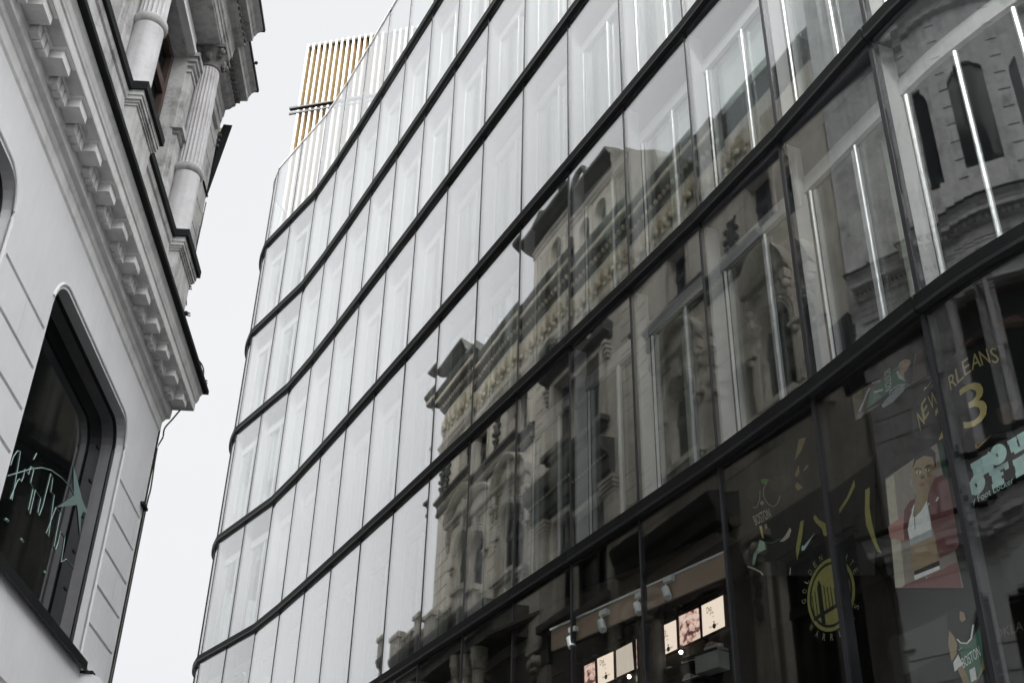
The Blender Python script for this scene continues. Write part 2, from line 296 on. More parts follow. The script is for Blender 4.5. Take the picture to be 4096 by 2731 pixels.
DATA={'posters': {'C': [('backdrop','tan',[(0.297,8.298),(1.402,8.33),(1.389,7.785),(0.293,7.781)]),('backdrop_shadow','brown',[(1.281,8.257),(1.355,8.247),(1.397,8.146),(1.389,7.785),(1.004,7.802),(1.26,7.959),(1.311,8.1)]),('trousers','olive',[(0.289,8.261),(0.355,8.268),(0.484,8.097),(0.494,8.044),(0.428,7.975),(0.341,8.017),(0.29,8.107)]),('trousers','olive',[(0.618,8.239),(0.689,8.182),(0.681,8.099),(0.646,8.078),(0.504,8.091),(0.487,8.111),(0.563,8.224)]),('shirt','white',[(0.753,8.292),(0.969,8.263),(1.038,8.218),(0.904,8.148),(0.811,8.134),(0.719,8.179)]),('hand_towel','white',[(1.225,8.225),(1.269,8.268),(1.296,8.218),(1.275,8.19)]),('arm','skin',[(0.983,8.279),(1.068,8.304),(1.196,8.222),(1.319,8.174),(1.319,8.135),(1.254,8.139),(1.148,8.182),(1.042,8.232)]),('shorts','green_pale',[(0.649,7.997),(0.804,7.872),(0.771,7.812),(0.479,7.824),(0.553,7.928)]),('jersey','green',[(0.918,8.078),(1.045,8.073),(1.053,8.022),(1.009,7.999),(1.033,7.932),(1.132,7.836),(1.125,7.786),(1.013,7.843),(0.918,7.853),(0.869,7.809),(0.777,7.794),(0.648,7.99),(0.821,8.042)]),('jersey_side','green_dark',[(0.918,7.853),(1.013,7.843),(1.118,7.797),(0.954,7.797),(0.762,7.77),(0.489,7.819),(0.655,7.831)]),('sleeve','grey',[(1.092,7.81),(1.072,7.76),(0.886,7.709),(0.735,7.715),(0.718,7.753),(0.784,7.782),(0.964,7.838),(1.06,7.835)]),('hair','black',[(1.1,8.121),(1.145,8.168),(1.21,8.156),(1.306,8.119),(1.295,8.032),(1.251,7.964),(1.225,7.871),(1.176,7.76),(1.119,7.842),(1.109,7.947),(1.189,7.981),(1.222,8.041),(1.112,8.111)]),('face','skin',[(1.104,8.116),(1.222,8.044),(1.224,8.009),(1.186,7.968),(1.142,7.945),(1.081,7.973),(1.053,8.022),(1.063,8.064)]),('neck','skin',[(1.047,7.991),(1.125,7.954),(1.104,7.903),(1.053,7.934)]),('collar','white',[(1.011,8.006),(1.042,8.013),(1.048,7.955),(1.098,7.899),(1.097,7.872),(1.04,7.917)]),('face_feature','brown',[(1.124,8.084),(1.12,8.083),(1.113,8.084),(1.105,8.089),(1.098,8.095),(1.096,8.099),(1.099,8.1),(1.107,8.098),(1.115,8.094),(1.122,8.088)]),('face_feature','brown',[(1.181,8.047),(1.177,8.046),(1.169,8.048),(1.16,8.053),(1.152,8.059),(1.15,8.064),(1.154,8.065),(1.162,8.063),(1.171,8.058),(1.179,8.052)]),('face_feature','brown',[(1.092,8.013),(1.088,8.011),(1.079,8.014),(1.068,8.019),(1.06,8.026),(1.058,8.032),(1.062,8.033),(1.071,8.031),(1.082,8.025),(1.09,8.019)]),('face_feature','brown',[(1.113,8.043),(1.111,8.039),(1.106,8.038),(1.102,8.04),(1.098,8.046),(1.098,8.051),(1.101,8.055),(1.105,8.056),(1.11,8.054),(1.113,8.049)]),('trim','white',[(1.03,7.927),(1.077,7.876),(1.131,7.836),(1.134,7.842),(1.081,7.88),(1.035,7.931)]),('trim','white',[(0.873,7.809),(0.928,7.838),(1.023,7.838),(1.12,7.801),(1.12,7.807),(1.022,7.846),(0.923,7.845),(0.867,7.816)]),('trim','white',[(0.413,7.82),(0.483,7.881),(0.575,7.976),(0.622,8.006),(0.603,8.026),(0.554,7.994),(0.462,7.899),(0.392,7.839)]),('star','grey',[(0.359,7.796),(0.384,7.815),(0.447,7.816),(0.471,7.785),(0.421,7.743),(0.352,7.76)]),('T:team_name','white','BOSTON',[0.86,8.105,-0.029,-0.246,0.099,-0.025]),('T:number','white','11',[0.662,8.058,0.011,-0.139,0.135,-0.034])],'D': [('jersey','black',[(1.063,7.513),(1.184,7.63),(1.465,7.7),(1.591,7.801),(2.002,7.789),(2.349,7.616),(2.3,7.207),(2.204,6.703),(1.036,7.242)]),('shoulder','brown_dark',[(1.569,7.897),(1.636,7.804),(2.026,7.882),(1.967,7.901),(1.701,7.797),(1.609,7.786)]),('ball','brown_dark',[(2.301,7.854),(2.465,7.862),(2.566,7.83),(2.638,7.735),(2.602,7.676),(2.393,7.778)]),('sleeve','brown_dark',[(2.101,7.052),(2.363,7.041),(2.38,6.999),(2.29,6.877),(2.193,6.84),(2.103,6.908)]),('T:team_name','gold','N',[1.138,7.271,0.077,0.045,-0.004,0.211]),('T:team_name','gold','E',[1.216,7.347,0.08,0.048,-0.005,0.199]),('T:team_name','gold','W',[1.321,7.405,0.129,0.046,-0.004,0.176]),('T:team_name','gold','O',[1.576,7.501,0.045,0.005,0.015,0.129]),('T:team_name','gold','R',[1.62,7.488,0.096,0.014,0.007,0.164]),('T:team_name','gold','L',[1.724,7.512,0.096,0.018,0.004,0.17]),('T:team_name','gold','E',[1.833,7.541,0.089,0.007,-0.005,0.174]),('T:team_name','gold','A',[1.932,7.552,0.121,-0.011,0.016,0.167]),('T:team_name','gold','N',[2.065,7.539,0.106,-0.025,-0.009,0.171]),('T:team_name','gold','S',[2.191,7.494,0.079,-0.029,0.0,0.174]),('T:number','gold','3',[1.701,7.012,0.312,-0.028,0.023,0.455]),('T:number','gold','2',[1.366,7.054,0.228,0.0,0.021,0.365]),('emblem','gold',[(1.293,7.649),(1.323,7.68),(1.343,7.665),(1.457,7.713),(1.359,7.662)]),('emblem','gold_dim',[(1.797,6.807),(1.808,6.819),(1.814,6.793),(1.832,6.785),(2.006,6.819),(1.826,6.761),(1.796,6.771)]),('T:city_name','grey_dim','OKLA',[1.574,5.006,0.325,-0.009,0.01,0.083])],'H': [('letter_h','pale_blue',[(1.754,6.443),(1.88,6.446),(1.88,6.496),(1.754,6.493)]),('letter_h','pale_blue',[(1.764,6.494),(1.88,6.496),(1.88,6.564),(1.764,6.562)]),('letter_h','pale_blue',[(1.754,6.562),(1.88,6.564),(1.88,6.615),(1.753,6.613)]),('letter_h','pale_blue',[(1.88,6.51),(1.889,6.51),(1.889,6.55),(1.88,6.55)]),('letter_h','pale_blue',[(1.889,6.446),(2.011,6.449),(2.012,6.499),(1.889,6.496)]),('letter_h','pale_blue',[(1.889,6.496),(2.002,6.499),(2.002,6.566),(1.889,6.564)]),('letter_h','pale_blue',[(1.889,6.564),(2.012,6.566),(2.013,6.617),(1.889,6.615)]),('letter_h','pale_blue',[(2.232,6.264),(2.348,6.268),(2.35,6.319),(2.233,6.315)]),('letter_h','pale_blue',[(2.243,6.315),(2.35,6.319),(2.353,6.386),(2.245,6.383)]),('letter_h','pale_blue',[(2.235,6.383),(2.353,6.386),(2.355,6.438),(2.237,6.435)]),('letter_h','pale_blue',[(2.351,6.332),(2.359,6.333),(2.361,6.373),(2.352,6.373)]),('letter_h','pale_blue',[(2.357,6.269),(2.47,6.273),(2.472,6.323),(2.359,6.319)]),('letter_h','pale_blue',[(2.359,6.319),(2.463,6.323),(2.466,6.39),(2.361,6.387)]),('letter_h','pale_blue',[(2.361,6.387),(2.475,6.39),(2.477,6.441),(2.363,6.438)]),('letter_f','pale_blue',[(1.961,6.264),(2.105,6.269),(2.105,6.315),(1.961,6.311)]),('letter_f','pale_blue',[(1.98,6.311),(2.089,6.315),(2.09,6.398),(1.981,6.395)]),('letter_f','pale_blue',[(1.962,6.395),(2.194,6.401),(2.194,6.444),(1.962,6.439)]),('letter_f','pale_blue',[(2.09,6.341),(2.119,6.342),(2.12,6.376),(2.09,6.376)]),('letter_f','pale_blue',[(2.147,6.374),(2.193,6.375),(2.194,6.403),(2.148,6.402)]),('letter_u','pale_blue',[(2.24,6.584),(2.347,6.586),(2.344,6.625),(2.238,6.624)]),('letter_u','pale_blue',[(2.257,6.496),(2.345,6.498),(2.34,6.585),(2.251,6.584)]),('letter_u','pale_blue',[(2.292,6.469),(2.426,6.472),(2.425,6.5),(2.291,6.497)]),('letter_u','pale_blue',[(2.345,6.498),(2.372,6.499),(2.371,6.513),(2.344,6.512)]),('letter_u','pale_blue',[(2.372,6.499),(2.458,6.5),(2.454,6.587),(2.367,6.586)]),('letter_u','pale_blue',[(2.36,6.586),(2.465,6.587),(2.463,6.626),(2.358,6.625)]),('letter_o','pale_blue',[(2.039,6.598),(2.062,6.62),(2.122,6.554),(2.121,6.546)]),('letter_o','pale_blue',[(2.062,6.62),(2.09,6.634),(2.123,6.56),(2.122,6.554)]),('letter_o','pale_blue',[(2.09,6.634),(2.122,6.638),(2.125,6.564),(2.123,6.56)]),('letter_o','pale_blue',[(2.122,6.638),(2.155,6.632),(2.127,6.565),(2.125,6.564)]),('letter_o','pale_blue',[(2.155,6.632),(2.184,6.616),(2.129,6.563),(2.127,6.565)]),('letter_o','pale_blue',[(2.184,6.616),(2.207,6.593),(2.13,6.559),(2.129,6.563)]),('letter_o','pale_blue',[(2.207,6.593),(2.222,6.564),(2.131,6.552),(2.13,6.559)]),('letter_o','pale_blue',[(2.222,6.564),(2.228,6.532),(2.131,6.543),(2.131,6.552)]),('letter_o','pale_blue',[(2.228,6.532),(2.224,6.501),(2.131,6.534),(2.131,6.543)]),('letter_o','pale_blue',[(2.224,6.501),(2.21,6.474),(2.131,6.525),(2.131,6.534)]),('letter_o','pale_blue',[(2.21,6.474),(2.188,6.452),(2.129,6.517),(2.131,6.525)]),('letter_o','pale_blue',[(2.188,6.452),(2.16,6.438),(2.128,6.51),(2.129,6.517)]),('letter_o','pale_blue',[(2.16,6.438),(2.129,6.434),(2.126,6.506),(2.128,6.51)]),('letter_o','pale_blue',[(2.129,6.434),(2.097,6.439),(2.124,6.506),(2.126,6.506)]),('letter_o','pale_blue',[(2.097,6.439),(2.068,6.454),(2.123,6.507),(2.124,6.506)]),('letter_o','pale_blue',[(2.068,6.454),(2.044,6.478),(2.121,6.512),(2.123,6.507)]),('letter_o','pale_blue',[(2.044,6.478),(2.028,6.506),(2.12,6.519),(2.121,6.512)]),('letter_o','pale_blue',[(2.028,6.506),(2.022,6.538),(2.12,6.528),(2.12,6.519)]),('letter_o','pale_blue',[(2.022,6.538),(2.026,6.57),(2.12,6.537),(2.12,6.528)]),('letter_o','pale_blue',[(2.026,6.57),(2.039,6.598),(2.121,6.546),(2.12,6.537)]),('letter_o','pale_blue',[(1.769,6.403),(1.792,6.425),(1.847,6.363),(1.846,6.355)]),('letter_o','pale_blue',[(1.792,6.425),(1.821,6.439),(1.848,6.369),(1.847,6.363)]),('letter_o','pale_blue',[(1.821,6.439),(1.852,6.444),(1.85,6.373),(1.848,6.369)]),('letter_o','pale_blue',[(1.852,6.444),(1.884,6.439),(1.852,6.374),(1.85,6.373)]),('letter_o','pale_blue',[(1.884,6.439),(1.912,6.424),(1.854,6.372),(1.852,6.374)]),('letter_o','pale_blue',[(1.912,6.424),(1.934,6.402),(1.855,6.368),(1.854,6.372)]),('letter_o','pale_blue',[(1.934,6.402),(1.948,6.375),(1.856,6.361),(1.855,6.368)]),('letter_o','pale_blue',[(1.948,6.375),(1.952,6.344),(1.857,6.352),(1.856,6.361)]),('letter_o','pale_blue',[(1.952,6.344),(1.946,6.314),(1.857,6.343),(1.857,6.352)]),('letter_o','pale_blue',[(1.946,6.314),(1.932,6.287),(1.856,6.334),(1.857,6.343)]),('letter_o','pale_blue',[(1.932,6.287),(1.909,6.265),(1.855,6.325),(1.856,6.334)]),('letter_o','pale_blue',[(1.909,6.265),(1.881,6.251),(1.853,6.319),(1.855,6.325)]),('letter_o','pale_blue',[(1.881,6.251),(1.849,6.246),(1.852,6.315),(1.853,6.319)]),('letter_o','pale_blue',[(1.849,6.246),(1.818,6.25),(1.85,6.314),(1.852,6.315)]),('letter_o','pale_blue',[(1.818,6.25),(1.79,6.264),(1.848,6.316),(1.85,6.314)]),('letter_o','pale_blue',[(1.79,6.264),(1.767,6.286),(1.847,6.321),(1.848,6.316)]),('letter_o','pale_blue',[(1.767,6.286),(1.753,6.313),(1.846,6.328),(1.847,6.321)]),('letter_o','pale_blue',[(1.753,6.313),(1.748,6.344),(1.845,6.336),(1.846,6.328)]),('letter_o','pale_blue',[(1.748,6.344),(1.754,6.375),(1.845,6.346),(1.845,6.336)]),('letter_o','pale_blue',[(1.754,6.375),(1.769,6.403),(1.846,6.355),(1.845,6.346)]),('T:lettering','pale_blue','by Foot Locker',[1.74,6.169,0.536,0.013,0.001,0.066])],'B': [('backdrop','tan',[(0.581,6.969),(1.345,7.029),(1.352,6.674),(1.319,5.921),(1.338,5.553),(0.486,5.831)]),('backdrop_drape','cream',[(0.592,6.953),(0.708,6.958),(0.616,5.796),(0.486,5.831)]),('window_view','green_dark',[(1.349,7.017),(1.421,7.015),(1.415,6.617),(1.352,6.674)]),('hair','black',[(0.97,6.9),(1.028,7.002),(1.145,7.035),(1.262,7.014),(1.311,6.94),(1.287,6.815),(1.23,6.767),(1.147,6.928),(1.022,6.919)]),('face','skin_dark',[(0.978,6.907),(1.048,6.971),(1.158,6.976),(1.264,6.913),(1.275,6.82),(1.216,6.711),(1.16,6.642),(1.086,6.611),(1.017,6.66),(0.983,6.747),(0.969,6.837)]),('jacket','red',[(1.106,6.553),(1.187,6.642),(1.252,6.696),(1.342,6.689),(1.403,6.622),(1.4,6.453),(1.396,6.18),(1.387,5.944),(1.319,5.921),(1.129,5.912),(1.107,6.251)]),('jacket_sleeve','pink',[(0.527,6.46),(0.775,6.5),(0.715,6.237),(0.528,6.336)]),('jacket','red',[(0.96,6.591),(0.881,6.602),(0.783,6.538),(0.73,6.363),(0.717,6.246),(0.795,6.228),(0.817,6.381),(0.884,6.498)]),('waist','skin_dark',[(0.801,6.166),(1.081,6.143),(1.112,6.111),(1.113,5.899),(0.786,5.895),(0.78,6.044)]),('neck','skin_dark',[(0.998,6.668),(1.154,6.615),(1.109,6.511),(0.977,6.431),(0.906,6.413),(0.882,6.458),(0.958,6.581)]),('top','white',[(0.95,6.564),(0.884,6.498),(0.883,6.432),(0.919,6.413),(1.006,6.44),(1.1,6.509),(1.103,6.292),(1.089,6.149),(0.795,6.168),(0.791,6.33),(0.835,6.415)]),('top_band','grey',[(0.794,6.223),(1.096,6.216),(1.095,6.147),(0.803,6.155)]),('trousers','red_dark',[(0.632,5.81),(1.113,5.794),(1.339,5.801),(1.338,5.553),(0.589,5.797)]),('waistband','black',[(0.786,5.895),(1.122,5.886),(1.122,5.833),(0.788,5.846)]),('waistband','white',[(0.777,5.855),(1.12,5.839),(1.115,5.804),(0.78,5.81)]),('eye','white',[(1.099,6.817),(1.092,6.812),(1.076,6.814),(1.058,6.822),(1.044,6.832),(1.04,6.842),(1.048,6.847),(1.063,6.845),(1.082,6.837),(1.096,6.826)]),('eye','white',[(1.22,6.787),(1.213,6.783),(1.199,6.784),(1.182,6.791),(1.17,6.801),(1.167,6.81),(1.173,6.814),(1.188,6.813),(1.204,6.806),(1.216,6.796)]),('eye','black',[(1.085,6.823),(1.081,6.817),(1.073,6.816),(1.064,6.82),(1.059,6.827),(1.058,6.835),(1.062,6.84),(1.069,6.842),(1.078,6.838),(1.084,6.831)]),('eye','black',[(1.204,6.794),(1.2,6.789),(1.193,6.788),(1.186,6.791),(1.181,6.797),(1.18,6.804),(1.184,6.809),(1.191,6.81),(1.198,6.807),(1.203,6.801)]),('eyebrow','black',[(1.028,6.864),(1.066,6.867),(1.123,6.833),(1.129,6.843),(1.067,6.879),(1.022,6.877)]),('eyebrow','black',[(1.168,6.825),(1.215,6.832),(1.245,6.819),(1.247,6.83),(1.212,6.845),(1.161,6.838)]),('nose','brown',[(1.105,6.779),(1.147,6.766),(1.149,6.735),(1.115,6.731),(1.087,6.756)]),('lips','brown_red',[(1.051,6.703),(1.096,6.708),(1.136,6.681),(1.111,6.661),(1.072,6.666)]),('earring','cream',[(0.956,6.8),(0.955,6.737),(0.969,6.714),(0.976,6.716),(0.964,6.735),(0.965,6.797)]),('pendant','brown',[(0.984,6.623),(0.932,6.439),(0.905,6.282),(0.912,6.28),(0.939,6.436),(0.991,6.619)]),('emblem','white',[(1.232,6.446),(1.242,6.462),(1.273,6.485),(1.281,6.462),(1.25,6.442)]),('emblem','white',[(1.137,6.444),(1.145,6.466),(1.154,6.464),(1.146,6.443)]),('emblem','grey',[(0.948,5.802),(0.945,5.76),(1.053,5.785),(0.966,5.769)])],'A': [('backdrop','black',[(-2.207,8.252),(-0.215,8.054),(-0.267,7.293),(0.483,7.292),(0.219,6.05),(-1.84,6.744),(-2.214,7.749)]),('face','brown_dark',[(-1.741,7.794),(-1.66,7.853),(-1.503,7.823),(-1.465,7.726),(-1.567,7.631),(-1.677,7.617),(-1.745,7.703)]),('shoulder','brown_dark',[(-1.287,7.743),(-1.07,7.709),(-0.925,7.68),(-0.9,7.536),(-1.107,7.489),(-1.317,7.665)]),('towel','green_bright',[(-1.45,7.818),(-1.358,7.79),(-1.287,7.743),(-1.377,7.724),(-1.433,7.759)]),('trim','cream_dim',[(-1.338,7.739),(-1.407,7.692),(-1.436,7.622),(-1.399,7.515),(-1.34,7.439),(-1.258,7.378),(-1.165,7.399),(-1.111,7.467),(-1.124,7.475),(-1.177,7.408),(-1.26,7.388),(-1.33,7.443),(-1.386,7.514),(-1.421,7.617),(-1.393,7.683),(-1.326,7.729)]),('trim','cream_dim',[(-1.487,7.689),(-1.506,7.584),(-1.565,7.518),(-1.604,7.514),(-1.64,7.539),(-1.647,7.532),(-1.603,7.503),(-1.552,7.508),(-1.492,7.576),(-1.472,7.683)]),('emblem','cream_dim',[(-1.426,7.5),(-1.433,7.488),(-1.448,7.483),(-1.466,7.487),(-1.484,7.498),(-1.495,7.513),(-1.498,7.529),(-1.491,7.541),(-1.476,7.545),(-1.458,7.542),(-1.44,7.531),(-1.429,7.516)]),('T:team_name','cream','BOSTON',[-1.619,7.289,0.309,-0.013,-0.046,0.139]),('number','gold',[(-1.554,7.253),(-1.503,7.245),(-1.493,7.087),(-1.519,7.089)]),('number','cream_dim',[(-1.456,7.236),(-1.406,7.23),(-1.401,7.173),(-1.437,7.176)]),('ball','brown_dark',[(-1.879,7.445),(-1.895,7.42),(-1.933,7.41),(-1.985,7.416),(-2.041,7.437),(-2.091,7.47),(-2.123,7.507),(-2.132,7.542),(-2.115,7.566),(-2.076,7.576),(-2.023,7.57),(-1.967,7.548),(-1.918,7.515),(-1.887,7.478)]),('shorts','green_pale',[(-1.562,7.09),(-1.485,7.03),(-1.466,6.936),(-1.638,6.932),(-1.706,6.826),(-1.747,6.84),(-1.704,6.955),(-1.609,7.009)]),('trim','cream',[(-1.848,6.847),(-1.736,6.782),(-1.613,6.7),(-1.573,6.648),(-1.549,6.652),(-1.594,6.709),(-1.722,6.795),(-1.836,6.861)]),('trim','green',[(-1.479,7.016),(-1.326,6.955),(-1.174,6.954),(-1.18,6.966),(-1.328,6.967),(-1.477,7.026)]),('face','brown_lit',[(-0.657,7.99),(-0.534,7.956),(-0.574,7.907),(-0.636,7.834),(-0.77,7.765),(-0.706,7.899)]),('face','brown_lit',[(-0.8,7.594),(-0.71,7.688),(-0.714,7.59),(-0.766,7.555)]),('face','brown_lit',[(-0.586,7.618),(-0.532,7.611),(-0.602,7.575),(-0.65,7.574)]),('lips','brown_lit',[(-0.813,7.467),(-0.769,7.492),(-0.682,7.391),(-0.779,7.387)]),('trim','yellow',[(-0.788,7.016),(-0.726,7.013),(-0.799,6.821),(-0.923,6.607),(-0.923,6.741)]),('trim','yellow',[(-0.567,6.973),(-0.534,7.002),(-0.474,6.916),(-0.383,6.84),(-0.38,6.697),(-0.43,6.71),(-0.449,6.804),(-0.536,6.909)]),('trim','yellow',[(-0.223,6.861),(0.013,6.991),(0.157,7.136),(0.154,7.056),(0.036,6.962),(-0.21,6.815)]),('trim','yellow',[(0.301,6.955),(0.37,6.956),(0.32,6.748),(0.325,6.551),(0.349,6.35),(0.398,6.21),(0.332,6.271),(0.276,6.444),(0.237,6.584),(0.247,6.728)]),('trim','cream',[(-1.184,6.92),(-1.081,6.946),(-0.973,7.012),(-0.955,6.973),(-1.007,6.908),(-1.106,6.896)]),('emblem','pale_blue',[(-0.819,6.683),(-0.798,6.737),(-0.774,6.716),(-0.564,6.796),(-0.771,6.671),(-0.802,6.675)]),('trim','cream',[(-1.071,6.485),(-1.041,6.565),(-1.034,6.542),(-1.051,6.478)])],'E': [('backdrop','black',[(0.282,5.381),(1.445,5.416),(1.431,4.658),(0.284,4.946)]),('perforated_panel','dark_grey',[(0.417,5.369),(1.072,5.382),(1.022,5.035),(0.41,4.997)]),('jersey','green',[(1.157,5.106),(1.243,5.056),(1.345,5.09),(1.442,5.175),(1.423,5.005),(1.394,4.829),(1.27,4.698),(1.2,4.716),(1.175,4.85),(1.157,4.985)]),('hair','blond',[(1.071,5.233),(1.116,5.168),(1.139,5.085),(1.109,4.999),(1.037,4.955),(1.033,5.115)]),('hair','black',[(1.09,5.383),(1.218,5.403),(1.283,5.35),(1.231,5.315),(1.208,5.257),(1.332,5.207),(1.344,5.153),(1.275,5.116),(1.2,5.157),(1.153,5.107),(1.112,5.221),(1.068,5.259)]),('face','skin_dark',[(1.243,5.363),(1.288,5.336),(1.297,5.269),(1.251,5.257),(1.225,5.291)]),('sleeve','white',[(1.059,4.937),(1.133,4.992),(1.167,4.889),(1.056,4.856)]),('arm','skin_dark',[(1.096,4.877),(1.166,4.883),(1.215,4.712),(1.136,4.732)]),('arm','skin_dark',[(1.409,4.886),(1.41,4.795),(1.278,4.696),(1.349,4.78)]),('T:team_name','white','BOSTON',[1.171,4.854,0.227,0.054,-0.006,0.095]),('T:number','white','1',[1.232,4.713,0.07,0.012,0.004,0.115]),('trim','white',[(1.154,5.121),(1.193,5.073),(1.271,5.048),(1.334,5.078),(1.388,5.19),(1.371,5.197),(1.319,5.087),(1.267,5.062),(1.202,5.083),(1.169,5.126)]),('emblem','white',[(1.154,5.03),(1.161,5.016),(1.207,5.041),(1.167,5.024)])]},'boxes': {'A1': [(-4.999,7.224),(-4.608,7.246),(-4.607,6.821),(-4.988,6.792)],'A2': [(-4.557,7.245),(-4.182,7.285),(-4.154,6.864),(-4.556,6.832)],'A3': [(-4.098,7.304),(-3.801,7.324),(-3.812,6.881),(-4.105,6.863)],'B1': [(-3.642,7.352),(-3.221,7.377),(-3.228,6.947),(-3.648,6.911)],'B2': [(-3.172,7.408),(-2.751,7.433),(-2.755,6.991),(-3.182,6.952)],'B3': [(-2.706,7.443),(-2.266,7.479),(-2.274,7.033),(-2.717,6.992)],'A0': [(-5.308,7.179),(-5.047,7.198),(-5.032,6.773),(-5.307,6.746)]},'boxtext': {'B1': [('Dva','ink',[-3.553,7.201,0.105,0.024,-0.001,0.095]),('pa','ink',[-3.488,7.176,0.075,0.001,0.0,0.047]),('FOR','ink',[-3.448,7.122,0.047,0.001,0.001,0.016]),('Foot Locker','red',[-3.513,6.97,0.19,0.021,-0.001,0.037])],'B3': [('Dva','ink',[-2.609,7.299,0.098,0.022,0.001,0.092]),('pa','ink',[-2.55,7.274,0.071,0.001,0.002,0.045]),('FOR','ink',[-2.514,7.222,0.044,0.0,0.002,0.015]),('Foot Locker','red',[-2.579,7.074,0.177,0.02,0.001,0.036])],'A1': [('Dva','ink',[-4.933,7.1,0.099,0.022,-0.005,0.085]),('pa','ink',[-4.87,7.078,0.072,0.001,-0.002,0.041]),('FOR','ink',[-4.83,7.029,0.045,0.0,0.001,0.014]),('Foot Locker','red',[-4.886,6.891,0.18,0.02,-0.002,0.034])]}}  # the woman poster's cream left strip paints in a curtain's reflection

# ---------------------------------------------------------------- the measured plan (metres, camera over the origin looking along +y)
PLAN = [(-8.84, 34.295), (-7.774, 32.811), (-6.716, 31.334), (-5.818, 29.736), (-4.953, 28.097), (-4.109, 26.466), (-3.261, 24.822), (-2.413, 23.17), (-1.575, 21.512), (-.732, 19.842), (.111, 18.155), (.942, 16.497), (1.766, 14.825), (2.57, 13.166), (3.335, 11.439), (4.018, 9.696)]
LEVEL = [26.913, 23.170, 19.428, 15.685, 11.943, 8.2]      # floor band heights, top to bottom
TOP = 30.46
CAM_H = 1.6
PL = [Vector(p) for p in PLAN]
FAR = [(-9.02, 34.75), (-9.19, 35.25), (-9.27, 35.8), (-9.22, 36.4), (-8.95, 37.0), (-8.4, 37.55), (-7.6, 38.0), (-5.5, 38.8), (0., 40.8), (8., 43.8)]
NEAR = [(4.069, 9.60), (4.195, 9.301), (4.35, 9.0), (4.515, 8.722), (4.68, 8.46), (4.90, 8.16), (5.2, 7.86), (5.65, 7.56), (6.5, 7.25), (9., 6.95), (14., 6.8)]

# glass building panels: frame with s from the near joint to the far joint, o towards the street
PAN = []; GLZ = []
for j in range(15):
    a, b = PL[j+1], PL[j]
    e = (b-a).normalized(); L = (b-a).length
    F = Fr(a, e, (-e.y, e.x)); F.L = L; PAN.append(F)
    if j in (13, 14):      # the two nearest panes are glazed a little askew and step back at the joint
        az = R(-25.6 if j == 13 else -24.3); e = Vector((math.sin(az), math.cos(az))); F = Fr(b-e*L, e, (-e.y, e.x)); F.L = L
    GLZ.append(F)

glass_root = thing('glass_building', 'tall dark banded glass facade with curved corners reflecting the ornate building across the street', 'building', (4.0, 20., 0.))
G = glass_root

BAND = [(0, .10), (.072, .10)]
for k in range(6):
    z = .098-.0215*k
    BAND += [(.09, z-.002), (.09, z-.011), (.062, z-.015)]
BAND += [(.088, -.03), (.084, -.075), (.03, -.092), (0, -.092)]
def offs(pts, d):
    out = []
    for i, p in enumerate(pts):
        t = (pts[min(i+1, len(pts)-1)]-pts[max(i-1, 0)]).normalized(); out.append(p+Vector((t.y, -t.x))*d)
    return out   # points run far -> near, so (t.y,-t.x) is the street side
def smooth(pts, k=3):
    P = [pts[0]]+pts+[pts[-1]]; out = []
    for i in range(1, len(P)-2):
        for q in range(k):
            t = q/k; p0, p1, p2, p3 = P[i-1], P[i], P[i+1], P[i+2]
            out.append(.5*((2*p1)+(p2-p0)*t+(2*p0-5*p1+4*p2-p3)*t*t+(3*p1-p0-3*p2+p3)*t**3))
    return out+[pts[-1]]
farc = smooth([Vector(p) for p in FAR[::-1]]+[PL[0]])          # far -> near
nearc = smooth([PL[15]]+[Vector(p) for p in NEAR])
bulge = [PL[0]+(PL[1]-PL[0])*t+Vector((PL[1]-PL[0]).orthogonal().normalized())*0 for t in (0, 1)]
def curve_sheet(mb, pts, o0, o1, z0, z1):
    a, b = offs(pts, o0), offs(pts, o1)
    mb.loft([[(p.x, p.y, z0), (q.x, q.y, z0), (q.x, q.y, z1), (p.x, p.y, z1)] for p, q in zip(a, b)], smooth=False)
def curve_prof(mb, pts, prof, zc):
    rings = [[] for _ in pts]
    for o, z in prof:
        for r, q in zip(rings, offs(pts, o)): r.append((q.x, q.y, zc+z))
    mb.loft(rings)

# floor bands
for i, zc in enumerate(LEVEL):
    mb = MB()
    for j, F in enumerate(PAN):
        mb.profile(F, [(o, z+zc) for o, z in BAND], .008, F.L-.008)
    curve_prof(mb, farc, BAND, zc); curve_prof(mb, nearc, BAND, zc)
    mb.build('floor_band', 'band', G)
mb = MB()
for F in PAN: mb.box(F, 0, F.L, -.03, .03, TOP, TOP+.04)
curve_sheet(mb, farc, -.03, .03, TOP, TOP+.04); curve_sheet(mb, nearc, -.03, .03, TOP, TOP+.04)
mb.build('parapet_rail', 'fin_white', G)

# mullions, one per joint
for j in range(16):
    F = PAN[min(j, 14)]; s = F.L if j < 15 else 0
    mb = MB().box(F, s-.015, s+.015, -.07, .006, 0, TOP)
    if j in (14, 15):
        F2 = PAN[j-1]; mb.box(F2, -.03, .03, -.14, .004, 0, TOP)
    mb.build('mullion', 'mullion', G)
mb = MB()
for p in (farc[-10], farc[-5]):
    mb.tube([(p.x, p.y, 0), (p.x, p.y, TOP)], .025, 6)
for k in (24, 30): p = nearc[k]; mb.tube([(p.x, p.y, 0), (p.x, p.y, TOP)], .03, 6)
mb.build('corner_mullion', 'mullion', G)

